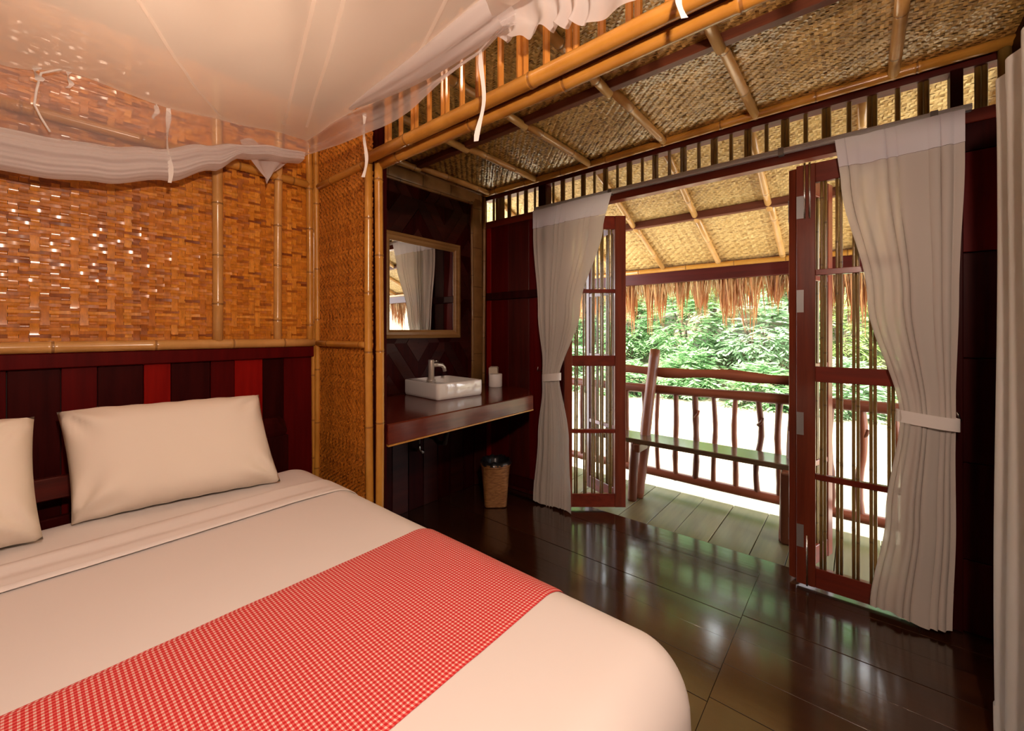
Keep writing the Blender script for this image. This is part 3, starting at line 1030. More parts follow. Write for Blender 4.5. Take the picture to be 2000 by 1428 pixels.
# ================================================================== CURTAINS
track = empty('curtain_track', (XD - 0.03, 0.75, 2.156), 'pale grey ribbed curtain track along the door header', 'curtain track')
b = MB()
b.box(XD - 0.042, XD - 0.012, -0.36, 1.86, 2.158, 2.184)
b.build('channel', M_ALU, track, False, 0.002)
b = MB()
for zz in (2.164, 2.171, 2.178):
    b.box(XD - 0.0445, XD - 0.041, -0.36, 1.86, zz - 0.0015, zz + 0.0015)
b.build('rib', M_ALU, track)
for y in (0.30, 1.25, -0.25):
    box('bracket', XD - 0.046, XD - 0.010, y - 0.012, y + 0.012, 2.150, 2.188, M_STEEL, track, 0.001)


def curtain(name, label, group, x, prof, npl, seed, tie_z, m_body=M_CURT, head=0.13, hem=0.16, amp=0.009):
    """prof: list of (z, y_inner, y_outer) from top to bottom; hangs in a plane x=const with pleats"""
    rr_ = random.Random(seed)
    zt, zb = prof[0][0], prof[-1][0]
    root = empty(name, (x, 0.5 * (prof[-1][1] + prof[-1][2]), zb), label, 'curtain', group)
    NS = npl * 10
    ph = [rr_.uniform(-0.5, 0.5) for _ in range(npl + 2)]

    def at(z):
        for i in range(len(prof) - 1):
            if prof[i][0] >= z >= prof[i + 1][0]:
                f = (prof[i][0] - z) / (prof[i][0] - prof[i + 1][0])
                f2 = f * f * (3 - 2 * f) if i > 0 else f
                return (prof[i][1] + (prof[i + 1][1] - prof[i][1]) * f2, prof[i][2] + (prof[i + 1][2] - prof[i][2]) * f2)
        return prof[-1][1:]

    def pt(s, z, off=0.0):
        y0, y1 = at(z)
        wloc = abs(y1 - y0)
        q = s * npl + 0.35 * math.sin(s * 17 + seed)
        dens = min(1.0, wloc / 0.33)
        a = amp * (0.65 + 0.35 * math.sin(s * 9 + seed)) * (0.55 + 0.6 * dens)
        if z > zt - head:
            a *= 0.35
        near = math.exp(-((z - tie_z) / 0.10) ** 2)
        a *= 1 - 0.45 * near
        dx = a * math.sin(2 * PI * q) + 0.010 * math.sin(s * 5 + z * 2.1 + seed)
        belly = 0.02 * near * -1
        yy = y0 + (y1 - y0) * s + 0.006 * math.cos(2 * PI * q) * dens
        zz = z
        if z <= zb + 1e-6:
            zz = zb + 0.004 * math.sin(2 * PI * q + 0.8) + 0.008 * math.sin(s * 7)
        return (x - dx + belly - off, yy, zz)

    def sheet(nm, z1, z0, nz, m, off=0.0, s0=0.0, s1=1.0):
        b = MB()
        rows = [[pt(s0 + (s1 - s0) * i / NS, z1 + (z0 - z1) * j / nz, off) for i in range(NS + 1)] for j in range(nz + 1)]
        b.quad_strip(rows)
        return b.build(nm, m, root, True)

    sheet('drape', zt - head, zb, 60, m_body)
    sheet('heading', zt, zt - head, 6, M_CURH, 0.004)
    sheet('hem', zb + hem, zb, 8, m_body, 0.003)
    if tie_z:
        y0, y1 = at(tie_z)
        ym, hw = 0.5 * (y0 + y1), 0.5 * abs(y1 - y0) + 0.010
        b = MB()
        rows = []
        for dz in (0.026, 0.016, 0.0, -0.016, -0.026):
            row = []
            for k_ in range(40):
                t = 2 * PI * k_ / 40
                row.append((x - 0.010 - 0.032 * math.cos(t), ym + hw * math.sin(t), tie_z + dz + 0.010 * math.sin(t) * (-1 if y1 > y0 else 1)))
            rows.append(row)
        b.quad_strip(rows, 0, True)
        b.build('tieback', M_TAPE, root, True)
    return root


curtain('door_curtain', 'white voile curtain tied back beside the wash basin', 'door curtains', 2.425,
        [(2.135, 1.195, 1.822), (1.95, 1.255, 1.822), (1.40, 1.430, 1.775), (0.93, 1.585, 1.720), (0.50, 1.512, 1.765), (0.015, 1.490, 1.808)], 9, 2, 0.93)
curtain('door_curtain', 'white voile curtain tied back beside the long plain curtain', 'door curtains', 2.425,
        [(2.135, 0.084, -0.334), (1.95, 0.062, -0.334), (1.40, -0.030, -0.318), (0.885, -0.136, -0.306), (0.45, -0.092, -0.310), (0.03, -0.040, -0.300)], 7, 5, 0.885)
for y, z, lb, ln in ((1.80, 0.965, 'small metal hook holding the curtain tie next to the basin', 0.055), (-0.322, 0.895, 'small metal hook holding the curtain tie near the long curtain', 0.05)):
    b = MB()
    sg = 1 if y > 0 else -1
    b.tube([(XD - 0.004, y, z), (XD - 0.06, y, z), (XD - 0.09, y, z - 0.004), (XD - 0.10, y - sg * 0.008, z + 0.012), (XD - 0.10, y - sg * 0.012, z + 0.030)], 0.0035, 8)
    b.lathe([(0.012, z - 0.012), (0.012, z + 0.012)], XD - 0.006, y, 12)
    tag(b.build('curtain_hook', M_CHR, None, True), lb, 'hook', 'curtain hooks')

# long plain curtain on the right wall
wc = empty('window_curtain', (1.5, -0.32, 0.01), 'long plain white curtain hanging straight in front of the dark right wall', 'curtain')
ZWC = 1.985
def wpt(t, z):
    x = 1.862 - t
    a_ = 0.011 if z < ZWC - 0.1 else 0.012
    y = -0.322 + a_ * math.sin(t * 46 + 0.9 * math.sin(t * 9)) + 0.004 * math.sin(z * 3 + t * 8)
    return (x + 0.010 * math.sin(z * 1.4), y, z)


b = MB()
b.quad_strip([[wpt(i * 0.005, ZWC - (ZWC - 0.012) * j / 30) for i in range(140)] for j in range(31)])
b.build('drape', M_CURW, wc, True)
b = MB()
b.quad_strip([[(lambda p: (p[0], p[1] + 0.003, p[2]))(wpt(i * 0.005, 0.16 - 0.148 * j / 4)) for i in range(140)] for j in range(5)])
b.build('hem', M_CURW, wc, True)
b = MB()
b.tube([(1.875, -0.345, ZWC - 0.03), (1.10, -0.345, ZWC - 0.03)], 0.009, 10)
b.build('rod', M_STEEL, wc, True)
for x in (1.78, 1.2):
    b = MB()
    b.tube([(x, -0.345, ZWC - 0.03), (x, YR, ZWC - 0.03)], 0.006, 8)
    b.build('bracket', M_STEEL, wc, True)

# ================================================================== WASH BAY THINGS
cnt = empty('washstand_counter', (1.8, 2.03, 0.74), 'glossy dark red timber counter under the wash basin', 'counter')
ZT = 0.822
M_CNT = wood('counter timber', 'x', (0.075, 0.010, 0.006), (0.17, 0.026, 0.012), 0.16, 0.3, 0.05)
def slab(nm, pts, z0, z1, m, bev=0.002):
    b = MB()
    n_ = len(pts)
    b.v = [(p[0], p[1], z0) for p in pts] + [(p[0], p[1], z1) for p in pts]
    b.f = [tuple(range(n_))[::-1], tuple(range(n_, 2 * n_))] + [(i, (i + 1) % n_, (i + 1) % n_ + n_, i + n_) for i in range(n_)]
    b.t = [0.0] * len(b.f)
    return b.build(nm, m, cnt, False, bev)


CX0, YB_ = XP + 0.056, YA - 0.006
slab('worktop', [(CX0, 1.664), (2.238, 1.688), (2.505, 1.93), (2.505, YB_), (CX0, YB_)], ZT - 0.028, ZT, M_CNT, 0.003)
slab('apron', [(CX0, 1.658), (2.240, 1.682), (2.240, 1.700), (CX0, 1.678)], ZT - 0.095, ZT - 0.003, M_CNT)
slab('apron', [(2.242, 1.684), (2.507, 1.925), (2.495, 1.938), (2.235, 1.702)], ZT - 0.095, ZT - 0.003, M_CNT)
slab('edge_strip', [(CX0, 1.655), (2.240, 1.679), (2.240, 1.700), (CX0, 1.678)], ZT - 0.103, ZT - 0.095, M_BAM, 0.001)
box('bracket', 1.50, 1.54, 1.70, YA - 0.006, ZT - 0.09, ZT - 0.028, M_INK, cnt)

# basin: square vessel with rounded corners and a sunken bowl
bas = empty('wash_basin', (1.865, 2.165, ZT), 'square white ceramic vessel basin on the timber counter', 'basin')
TB = Matrix.Translation((1.868, 2.168, ZT)) @ Matrix.Rotation(math.radians(-5), 4, 'Z')
def rrect(hx, hy, r, z, n=6, cx=0, cy=0):
    out = []
    for sx, sy, a0 in ((1, 1, 0), (-1, 1, 90), (-1, -1, 180), (1, -1, 270)):
        for k_ in range(n + 1):
            a = math.radians(a0 + 90 * k_ / n)
            out.append(TB @ Vector((cx + sx * (hx - r) + r * math.cos(a), cy + sy * (hy - r) + r * math.sin(a), z)))
    return out


b = MB()
hx, hy, hz = 0.187, 0.198, 0.104
rows = [rrect(hx - 0.012, hy - 0.012, 0.02, 0.0), rrect(hx - 0.004, hy - 0.004, 0.022, 0.004), rrect(hx, hy, 0.024, 0.02), rrect(hx, hy, 0.024, hz - 0.006), rrect(hx - 0.003, hy - 0.003, 0.022, hz),
        rrect(hx - 0.010, hy - 0.010, 0.018, hz), rrect(hx - 0.05, hy - 0.014, 0.03, hz - 0.002, 6, 0.034), rrect(hx - 0.058, hy - 0.022, 0.03, hz - 0.03, 6, 0.034),
        rrect(hx - 0.075, hy - 0.045, 0.04, hz - 0.075, 6, 0.034), rrect(0.03, 0.03, 0.02, hz - 0.082, 6, 0.034)]
b0 = b.quad_strip(rows, 0, True)
b.cap([b0 + i for i in range(28)][::-1])
b.cap([b0 + 9 * 28 + i for i in range(28)])
b.build('bowl', M_CER, bas, True)
b = MB()
dc = TB @ Vector((0.034, 0, hz - 0.081))
b.lathe([(0.024, dc.z), (0.024, dc.z + 0.003), (0.018, dc.z + 0.004)], dc.x, dc.y, 20)
b.build('drain', M_CHR, bas, True)

fa = empty('basin_faucet', (1.775, 2.185, ZT + hz), 'pale single-lever tap standing on the basin rim', 'faucet')
fx, fy, fz = 1.778, 2.185, ZT + hz - 0.002
b = MB()
b.lathe([(0.030, fz), (0.030, fz + 0.006), (0.020, fz + 0.010), (0.0195, fz + 0.135), (0.017, fz + 0.139)], fx, fy, 24)
b.build('body', M_TAP, fa, True)
b = MB()
b.tube([(fx + 0.005, fy, fz + 0.103), (fx + 0.05, fy - 0.006, fz + 0.103), (fx + 0.085, fy - 0.010, fz + 0.098), (fx + 0.102, fy - 0.012, fz + 0.080), (fx + 0.107, fy - 0.013, fz + 0.055)], [0.0135, 0.0135, 0.0135, 0.013, 0.013], 14)
b.build('spout', M_TAP, fa, True)
b = MB()
b.tube([(fx + 0.01, fy, fz + 0.127), (fx + 0.062, fy - 0.007, fz + 0.130)], [0.006, 0.004], 10)
b.build('lever', M_CHR, fa, True)

# toilet roll and box on the counter
tr_ = empty('toilet_roll', (2.40, 2.17, ZT), 'white toilet roll standing upright on the counter end', 'toilet roll')
b = MB()
prof = [(0.021, ZT), (0.050, ZT), (0.053, ZT + 0.004), (0.053, ZT + 0.096), (0.050, ZT + 0.100), (0.021, ZT + 0.100), (0.021, ZT + 0.02)]
b.lathe(prof, 2.40, 2.17, 28, 0, False)
b.build('paper', M_PAPER, tr_, True)
b = MB()
b.lathe([(0.0205, ZT + 0.001), (0.0205, ZT + 0.0995)], 2.40, 2.17, 20, 0, False)
b.build('core', M_CREAM, tr_, True)
b = MB()
M_ = Matrix.Translation((2.462, 2.245, ZT)) @ Matrix.Rotation(0.6, 4, 'Z')
b.box(-0.036, 0.036, -0.036, 0.036, 0, 0.142, 0, M_)
b.box(-0.030, 0.030, -0.030, 0.030, 0.142, 0.148, 0, M_)
tag(b.build('card_box', M_CREAM, None, False, 0.004), 'small cream card box behind the toilet roll on the counter', 'box')

# mirror
mr = empty('wall_mirror', (1.87, YA - 0.02, 1.20), 'square wall mirror in a stepped bamboo-coloured frame above the basin', 'mirror')
mx0, mx1, mz0, mz1 = 1.530, 2.212, 1.205, 1.918
fw = 0.058
M_FR = wood('mirror frame', 'x', (0.24, 0.12, 0.035), (0.38, 0.20, 0.07), 0.35, 0.2, 0.1)
def mitre(nm, pts):
    """frame stick with stepped profile; pts: outer a, outer b, inner a, inner b in (x,z)"""
    oa, ob, ia, ib = [Vector((p[0], 0, p[1])) for p in pts]
    b = MB()
    prof = [(0.0, 0.004), (0.0, 0.030), (0.30, 0.036), (0.42, 0.026), (0.72, 0.026), (0.86, 0.020), (1.0, 0.016), (1.0, 0.004)]
    rows = [[tuple(o + (i_ - o) * t + Vector((0, YA - 0.004 - d, 0))) for t, d in prof] for o, i_ in ((oa, ia), (ob, ib))]
    b.quad_strip(rows)
    b.build(nm, M_FR, mr)


mitre('frame_side', ((mx0, mz1), (mx1, mz1), (mx0 + fw, mz1 - fw), (mx1 - fw, mz1 - fw)))
mitre('frame_side', ((mx1, mz1), (mx1, mz0), (mx1 - fw, mz1 - fw), (mx1 - fw, mz0 + fw)))
mitre('frame_side', ((mx1, mz0), (mx0, mz0), (mx1 - fw, mz0 + fw), (mx0 + fw, mz0 + fw)))
mitre('frame_side', ((mx0, mz0), (mx0, mz1), (mx0 + fw, mz0 + fw), (mx0 + fw, mz1 - fw)))
box('glass', mx0 + 0.03, mx1 - 0.03, YA - 0.018, YA - 0.010, mz0 + 0.03, mz1 - 0.03, M_MIRR, mr)

# waste basket: square foot, round mouth, coiled ribs, dark liner
wbk = empty('waste_basket', (2.235, 2.02, 0), 'woven rattan waste basket with a dark liner under the counter', 'basket')
def bring(z, hw, sq, rot=0.75):
    out = []
    for k_ in range(48):
        t = 2 * PI * k_ / 48
        c, s_ = math.cos(t), math.sin(t)
        rs = hw / (abs(c) ** 6 + abs(s_) ** 6) ** (1 / 6)
        r_ = rs * sq + hw * 1.06 * (1 - sq)
        out.append((2.235 + r_ * math.cos(t + rot), 2.02 + r_ * math.sin(t + rot), z))
    return out


b = MB()
rows = []
for i in range(61):
    f = i / 60
    z = 0.004 + 0.296 * f
    hw = 0.078 + 0.022 * f + (0.0022 if i % 2 else 0)
    rows.append(bring(z, hw, 1 - f * f * 0.9 if f > 0 else 1))
b0 = b.quad_strip(rows, 0, True)
b.cap([b0 + i for i in range(48)][::-1])
b.build('body', M_BASK, wbk, True)
b = MB()
for z in (0.290, 0.303):
    ring = bring(z, 0.101, 0.1)
    ring.append(ring[0])
    b.tube(ring, 0.006, 6, False)
b.build('rim', M_BASK, wbk, True)
b = MB()
rows = []
lr = random.Random(3)
for f, hw, z in ((0, 0.106, 0.268), (1, 0.108, 0.300), (2, 0.100, 0.318), (3, 0.088, 0.326), (4, 0.075, 0.300), (5, 0.06, 0.22)):
    rows.append([(x_ + lr.uniform(-0.004, 0.004), y_ + lr.uniform(-0.004, 0.004), z_ + lr.uniform(-0.007, 0.012) * (f in (2, 3))) for x_, y_, z_ in bring(z, hw, 0.1)])
b.quad_strip(rows[1:], 0, True)
b.build('liner', M_BAG, wbk, True)

# water valve below the counter
vl = empty('angle_valve', (1.80, YA - 0.06, 0.40), 'small chrome water valve with hose on the boards under the counter', 'valve')
b = MB()
b.tube([(1.80, YA - 0.002, 0.420), (1.80, YA - 0.085, 0.420)], 0.010, 12)
b.tube([(1.80, YA - 0.06, 0.415), (1.80, YA - 0.06, 0.470)], 0.009, 12)
b.build('body', M_CHR, vl, True)
b = MB()
b.tube([(1.80, YA - 0.085, 0.420), (1.785, YA - 0.110, 0.428)], [0.012, 0.016], 10)
b.tube([(1.765, YA - 0.104, 0.440), (1.800, YA - 0.112, 0.425)], 0.006, 8)
b.build('handle', M_CHR, vl, True)
b = MB()
b.tube([(1.80, YA - 0.06, 0.465), (1.803, YA - 0.065, 0.56), (1.80, YA - 0.10, 0.66), (1.82, YA - 0.16, 0.79)], 0.005, 8)
b.build('hose', M_STEEL, vl, True)
dp = MB()
dp.tube([(1.90, 2.17, 0.78), (1.90, 2.17, 0.55), (1.90, 2.19, 0.48), (1.90, 2.25, 0.47), (1.90, 2.30, 0.50), (1.90, YA - 0.006, 0.51)], 0.018, 12)
tag(dp.build('drain_pipe', M_RUST, None, True), 'dark drain pipe bending from basin to wall under the counter', 'pipe')

# ================================================================== BED
BZ = 0.615
BX0, BX1, BY0, BY1 = -0.93, 0.935, 0.245, 2.112
bed = empty('bed', (0, 1.2, 0), 'wide dark timber bed with faceted corner posts against the red boards', 'bed')
box('base', BX0 + 0.06, BX1 - 0.06, BY0 + 0.06, BY1 - 0.01, 0.06, 0.30, M_INK, bed, 0.005)
box('mattress', BX0 + 0.03, BX1 - 0.03, BY0 + 0.03, BY1 - 0.02, 0.30, BZ - 0.06, M_SHEET, bed, 0.04)
box('head_rail', -0.74, 0.76, 2.135, 2.165, 0.668, 0.745, M_MAHX, bed, 0.004)
box('head_rail', -0.74, 0.76, 2.150, 2.180, 0.50, 0.60, M_INK, bed, 0.004)
for x in (-0.79, 0.792):
    b = MB()
    b.box(x - 0.057, x + 0.057, 2.118, 2.222, 0.0, 0.752)
    p = b.build('post', M_INK, bed, False, 0.004)
    b = MB()
    # faceted knob: chamfered block with a flattened top
    c8 = lambda hw, ch, z: [(x + sx_, 2.17 + sy_, z) for sx_, sy_ in ((hw, -hw + ch), (hw, hw - ch), (hw - ch, hw), (-hw + ch, hw), (-hw, hw - ch), (-hw, -hw + ch), (-hw + ch, -hw), (hw - ch, -hw))]
    rows = [c8(0.046, 0.004, 0.752), c8(0.052, 0.004, 0.772), c8(0.054, 0.040, 0.815), c8(0.030, 0.020, 0.838)]
    b0 = b.quad_strip(rows, 0, True)
    b.cap([b0 + 24 + i for i in range(8)])
    b.build('knob', M_INK, p)

# sheet: rounded envelope over the mattress, hanging to near the floor at the foot and sides
def env(px, py, pz, r, off=0.0):
    """rounded box mapping for a raw box-surface point"""
    ix_ = min(max(px, BX0 + r), BX1 - r)
    iy_ = min(max(py, BY0 + r), BY1 - r)
    iz_ = min(pz, BZ - r)
    d = Vector((px - ix_, py - iy_, pz - iz_))
    if d.length < 1e-9:
        return Vector((px, py, pz))
    return Vector((ix_, iy_, iz_)) + d.normalized() * (r + off)


def wr(p):
    return 0.003 * noise.noise((p.x * 3.1, p.y * 2.3, p.z * 3)) + 0.0012 * noise.noise((p.x * 14, p.y * 5, p.z * 9))


sb = MB()
RB = 0.125
NX, NY, NZ = 70, 76, 26
hz_ = 0.05


def sheet_pt(a, c):
    """a across (x) in [-1-k, 1+k], c along (y) in [-k, 1]: unfolded sheet to envelope"""
    return None


def bpt(px, py, pz):
    p = env(px, py, pz, RB)
    n_ = Vector((px - min(max(px, BX0 + RB), BX1 - RB), py - min(max(py, BY0 + RB), BY1), 0))
    q = wr(p)
    fl = max(0.0, (BZ - RB - p.z)) / BZ
    if n_.length > 1e-6 and py < BY1 - 1e-4:
        n_.normalize()
        ripple = 0.012 * fl * math.sin((p.x - p.y) * 19) + 0.035 * fl
        p += n_ * ripple
    return p + Vector((0, 0, q))


# top face
def lin(a, b_, n):
    return [a + (b_ - a) * i / n for i in range(n + 1)]


def dense(a, b_, n, r):
    # more points near both ends
    out = []
    for i in range(n + 1):
        t = i / n
        out.append(a + (b_ - a) * (t - 0.10 * math.sin(2 * PI * t) * 0.9))
    return out


xs, ys = dense(BX0, BX1, NX, RB), dense(BY0, BY1, NY, RB)
sb.quad_strip([[bpt(x_, y_, BZ) for x_ in xs] for y_ in ys])
zs_ = [BZ - (BZ - hz_) * (i / NZ) ** 1.25 for i in range(NZ + 1)]
sb.quad_strip([[bpt(x_, BY0, z_) for x_ in xs] for z_ in zs_][::-1])
sb.quad_strip([[bpt(BX1, y_, z_) for y_ in ys] for z_ in zs_][::-1])
sb.quad_strip([[bpt(BX0, y_, z_) for y_ in ys][::-1] for z_ in zs_][::-1])
sb.quad_strip([[bpt(x_, BY1, z_) for x_ in xs][::-1] for z_ in lin(BZ, 0.35, 4)][::-1])
sheet = empty('bed_sheet', (0, 1.2, hz_), 'smooth white cotton bedspread covering the bed to the floor', 'bedspread')
so = sb.build('cover', M_SHEET, sheet, True)
bm2 = bmesh.new()
bm2.from_mesh(so.data)
bmesh.ops.remove_doubles(bm2, verts=bm2.verts, dist=0.0005)
bmesh.ops.recalc_face_normals(bm2, faces=bm2.faces)
bm2.to_mesh(so.data)
bm2.free()


def over(name, y0, y1, ny, offs, m, parent, uvs=False, sl_=0.0, zmin=0.1, ridge=None):
    """cloth strip lying over the bed across its whole width, offset above the sheet"""
    b = MB()
    arc = []
    for px_, pz_ in [(BX0, z_) for z_ in lin(zmin, BZ - 0.001, 22)] + [(x_, BZ) for x_ in dense(BX0, BX1, 70, RB)] + [(BX1, z_) for z_ in lin(BZ - 0.001, zmin, 22)]:
        arc.append((px_, pz_))
    uv_ = []
    rows = []
    for j in range(ny + 1):
        row = []
        u_ = 0.0
        prev = None
        for px_, pz_ in arc:
            yj = y0 + (y1 - y0) * j / ny + sl_ * px_
            p = bpt(px_, yj, pz_)
            ixx = min(max(px_, BX0 + RB), BX1 - RB)
            n_ = Vector((p.x - ixx, 0, p.z - min(pz_, BZ - RB)))
            n_ = n_.normalized() if n_.length > 1e-6 else Vector((0, 0, 1))
            o_ = offs * (0.35 if j in (0, ny) else 1.0)
            if ridge:
                o_ += ridge(j / ny, px_)
            p = p + n_ * o_
            if prev is not None:
                u_ += (p - prev).length
            prev = p
            row.append(tuple(p))
            uv_.append((u_, (y1 - y0) * j / ny))
        rows.append(row)
    b.quad_strip(rows)
    if uvs:
        b.uv = uv_
    return b.build(name, m, parent, True)


rn = over('bed_runner', 0.572, 1.085, 40, 0.0045, M_GING, None, True, 0.0, 0.16)
tag(rn, 'red and white gingham runner laid across the lower bed', 'bed runner')
over('turned_edge', 1.585, 1.775, 24, 0.0050, M_SHEET, sheet, False, 0.0, 0.12,
     lambda t, x_: (lambda w: w * w * (3 - 2 * w))(max(0.0, min(1.0, (BX1 - 0.04 - abs(x_)) / 0.22))) * (0.010 * math.exp(-((t - 0.05) / 0.05) ** 2) + 0.012 * math.exp(-((t - 0.80) / 0.13) ** 2) + 0.002 * math.sin(t * 20 + x_ * 3)) - (0.008 if t > 0.99 else 0))


def pillow(label, c, w_, h_, th, rz, lean, seed, shear=0.0):
    rr_ = random.Random(seed)
    b = MB()
    N = 44
    T = Matrix.Translation(c) @ Matrix.Rotation(rz, 4, 'Z') @ Matrix.Rotation(-lean, 4, 'X')
    # local: x width, z height, y thickness (front is -y)
    for sg in (-1, 1):
        rows = []
        for j in range(N + 1):
            row = []
            for i in range(N + 1):
                u_, v_ = -1 + 2 * i / N, -1 + 2 * j / N
                pin = 1 - 0.035 * (1 - v_ * v_) * abs(u_) ** 3
                pin2 = 1 - 0.045 * (1 - u_ * u_) * abs(v_) ** 3
                x_ = 0.5 * w_ * u_ * pin
                z_ = 0.5 * h_ * v_ * pin2
                e = max(0.0, (1 - u_ ** 4) * (1 - v_ ** 4))
                t_ = th * 0.5 * e ** 0.44
                nz_ = noise.noise((x_ * 7 + seed, z_ * 7, sg * 3)) * 0.006 * e
                edge = (1 - min(1, 4 * (1 - max(abs(u_), abs(v_)))))
                for cu, cv, ca in ((-1, -1, 1.0), (-1, 1, 0.8), (1, 1, 0.7), (1, -1, 0.8)):
                    du, dv = (u_ - cu) * w_ * 0.5, (v_ - cv) * h_ * 0.5
                    dr = math.hypot(du, dv)
                    nz_ += 0.014 * ca * math.exp(-((dr - 0.08) / 0.06) ** 2) * math.sin(math.atan2(abs(dv), abs(du)) * 9 + seed + cu)
                row.append(T @ Vector((x_ - shear * z_, sg * (t_ + (nz_ if e > 0 else 0)), z_ + 0.0012 * edge * math.sin(u_ * 23 + seed))))
            rows.append(row if sg < 0 else row[::-1])
        b.quad_strip(rows)
    # flat seam flange
    o = b.build('pillow', M_PILL, None, True)
    bm3 = bmesh.new()
    bm3.from_mesh(o.data)
    bmesh.ops.remove_doubles(bm3, verts=bm3.verts, dist=0.002)
    bmesh.ops.recalc_face_normals(bm3, faces=bm3.faces)
    bm3.to_mesh(o.data)
    bm3.free()
    tag(o, label, 'pillow', 'bed pillows')
    return o


pillow('cream white pillow propped on the bed in front of the faceted post', (0.402, 1.995, 0.797), 0.605, 0.385, 0.25, math.radians(-10), math.radians(25), 3, 0.14)
pillow('cream white pillow propped on the bed away from the faceted post', (-0.268, 1.975, 0.802), 0.63, 0.385, 0.25, math.radians(-3), math.radians(25), 8, 0.06)

# ================================================================== MOSQUITO NET
NX1, NY1, NY0, NX0 = 0.935, 2.115, 0.36, -0.95
net = empty('mosquito_net', (0.0, 1.2, 2.0), 'sheer white mosquito net gathered up over the bed with hanging ties', 'mosquito net')
def interp(tab, x):
    for i in range(len(tab) - 1):
        if tab[i][0] <= x <= tab[i + 1][0]:
            f = (x - tab[i][0]) / (tab[i + 1][0] - tab[i][0])
            f = f * f * (3 - 2 * f)
            return tab[i][1] + (tab[i + 1][1] - tab[i][1]) * f
    return tab[0][1] if x < tab[0][0] else tab[-1][1]


def roofz(x, y):
    s = (x - NX0) / (NX1 - NX0)
    t = (y - NY0) / (NY1 - NY0)
    e = math.sin(PI * max(0, min(1, s))) * math.sin(PI * max(0, min(1, t)))
    zb0 = interp([(-0.95, 2.14), (-0.25, 2.11), (-0.03, 2.107), (0.14, 2.160), (0.39, 2.143), (0.60, 2.165), (0.84, 2.200), (0.94, 2.205)], x)
    z = 2.205 + (zb0 - 2.205) * max(0, t) ** 3 - 0.075 * e ** 0.7
    z += 0.022 * noise.noise((x * 2.2, y * 2.2, 1.0)) * (0.3 + 0.7 * e) + 0.040 * noise.noise((x * 5 - y * 3, y * 1.6 + x, 4.0)) * e
    # seams pulling tight
    for (ax, ay, bx_, by_) in ((0.1, 0.4, 0.9, 2.1), (0.9, 0.5, 0.2, 2.1)):
        L2 = (bx_ - ax) ** 2 + (by_ - ay) ** 2
        dd = abs((x - ax) * (by_ - ay) - (y - ay) * (bx_ - ax)) / math.sqrt(L2)
        z += 0.012 * math.exp(-(dd / 0.035) ** 2) * e
    return z


b = MB()
G = 60
b.quad_strip([[(NX0 + (NX1 - NX0) * i / G, NY0 + (NY1 - NY0) * j / G, roofz(NX0 + (NX1 - NX0) * i / G, NY0 + (NY1 - NY0) * j / G)) for i in range(G + 1)] for j in range(G + 1)])
b.build('roof', M_NET, net, True)


swag_b = [(-0.95, 2.02), (-0.55, 1.84), (-0.20, 1.775), (0.05, 1.778), (0.204, 1.802), (0.394, 1.862), (0.55, 1.95), (0.66, 2.04), (0.78, 2.07), (0.95, 2.10)]
swag_t = [(-0.95, 2.10), (-0.55, 1.97), (-0.20, 1.905), (0.05, 1.918), (0.204, 1.937), (0.347, 1.975), (0.513, 2.045), (0.62, 2.085), (0.78, 2.13), (0.95, 2.15)]
# single layer between the roof edge and the rolled hem
b = MB()
rows = []
for j in range(13):
    f = j / 12
    row = []
    for i in range(81):
        x = NX0 + (NX1 - NX0) * i / 80
        zt_ = roofz(x, NY1) + 0.01
        zb_ = interp(swag_t, x) - 0.02
        row.append((x, NY1 + 0.012 * math.sin(x * 9 + f * 3) - 0.03 * math.sin(PI * f) + 0.02 * f, zt_ + (zb_ - zt_) * f))
    rows.append(row)
b.quad_strip(rows)
b.build('back_skirt', M_NETS, net, True)
# loosely rolled hem along the head end
b = MB()
rows = []
for i in range(91):
    x = NX0 + (NX1 - 0.02 - NX0) * i / 90
    zt_, zb_ = interp(swag_t, x), interp(swag_b, x)
    zc, hh = 0.5 * (zt_ + zb_), 0.5 * (zt_ - zb_)
    row = []
    for k_ in range(96):
        t = 2 * PI * k_ / 96
        fold = 1 + 0.10 * math.sin(5 * t + 1.2 * math.sin(x * 2.5)) + 0.06 * math.sin(11 * t + x * 3) + 0.06 * math.sin(23 * t + 0.7 * math.sin(x * 5))
        row.append((x, NY1 + 0.03 + 0.055 * math.cos(t) * fold, zc + hh * math.sin(t) * (0.92 + 0.08 * fold)))
    rows.append(row)
b.quad_strip(rows, 0, True)
b.build('rolled_hem', M_NETD, net, True)
# loose corner flap
b = MB()
rows = []
for j in range(9):
    f = j / 8
    rows.append([(0.66 + 0.24 * i / 10 * (1 - 0.0 * f) + (0.11 - 0.24 * i / 10) * f ** 1.4, NY1 + 0.06 - 0.012 * math.sin(i * 1.1 + f), 2.13 - (0.155 * f) + 0.02 * math.sin(i * 0.8)) for i in range(11)])
b.quad_strip(rows)
b.build('corner_flap', M_NETD, net, True)
# right side skirt
side_b = [(0.36, 2.03), (0.50, 2.075), (0.68, 2.125), (0.82, 2.155), (0.95, 2.130), (1.29, 2.075), (1.66, 2.075), (2.0, 2.115), (2.15, 2.13)]
b = MB()
rows = []
for j in range(17):
    f = j / 16
    row = []
    for i in range(91):
        y = 0.78 + (NY1 + 0.02 - 0.78) * i / 90
        zt_ = roofz(NX1, y) + 0.008
        zb_ = interp(side_b, y)
        row.append((NX1 + 0.022 * math.sin(PI * f) + 0.010 * math.sin(f * 14 + y * 5) + 0.008 * math.sin(y * 13 + f * 2), y, zt_ + (zb_ - zt_) * f))
    rows.append(row)
b.quad_strip(rows)
b.build('side_skirt', M_NETM, net, True)
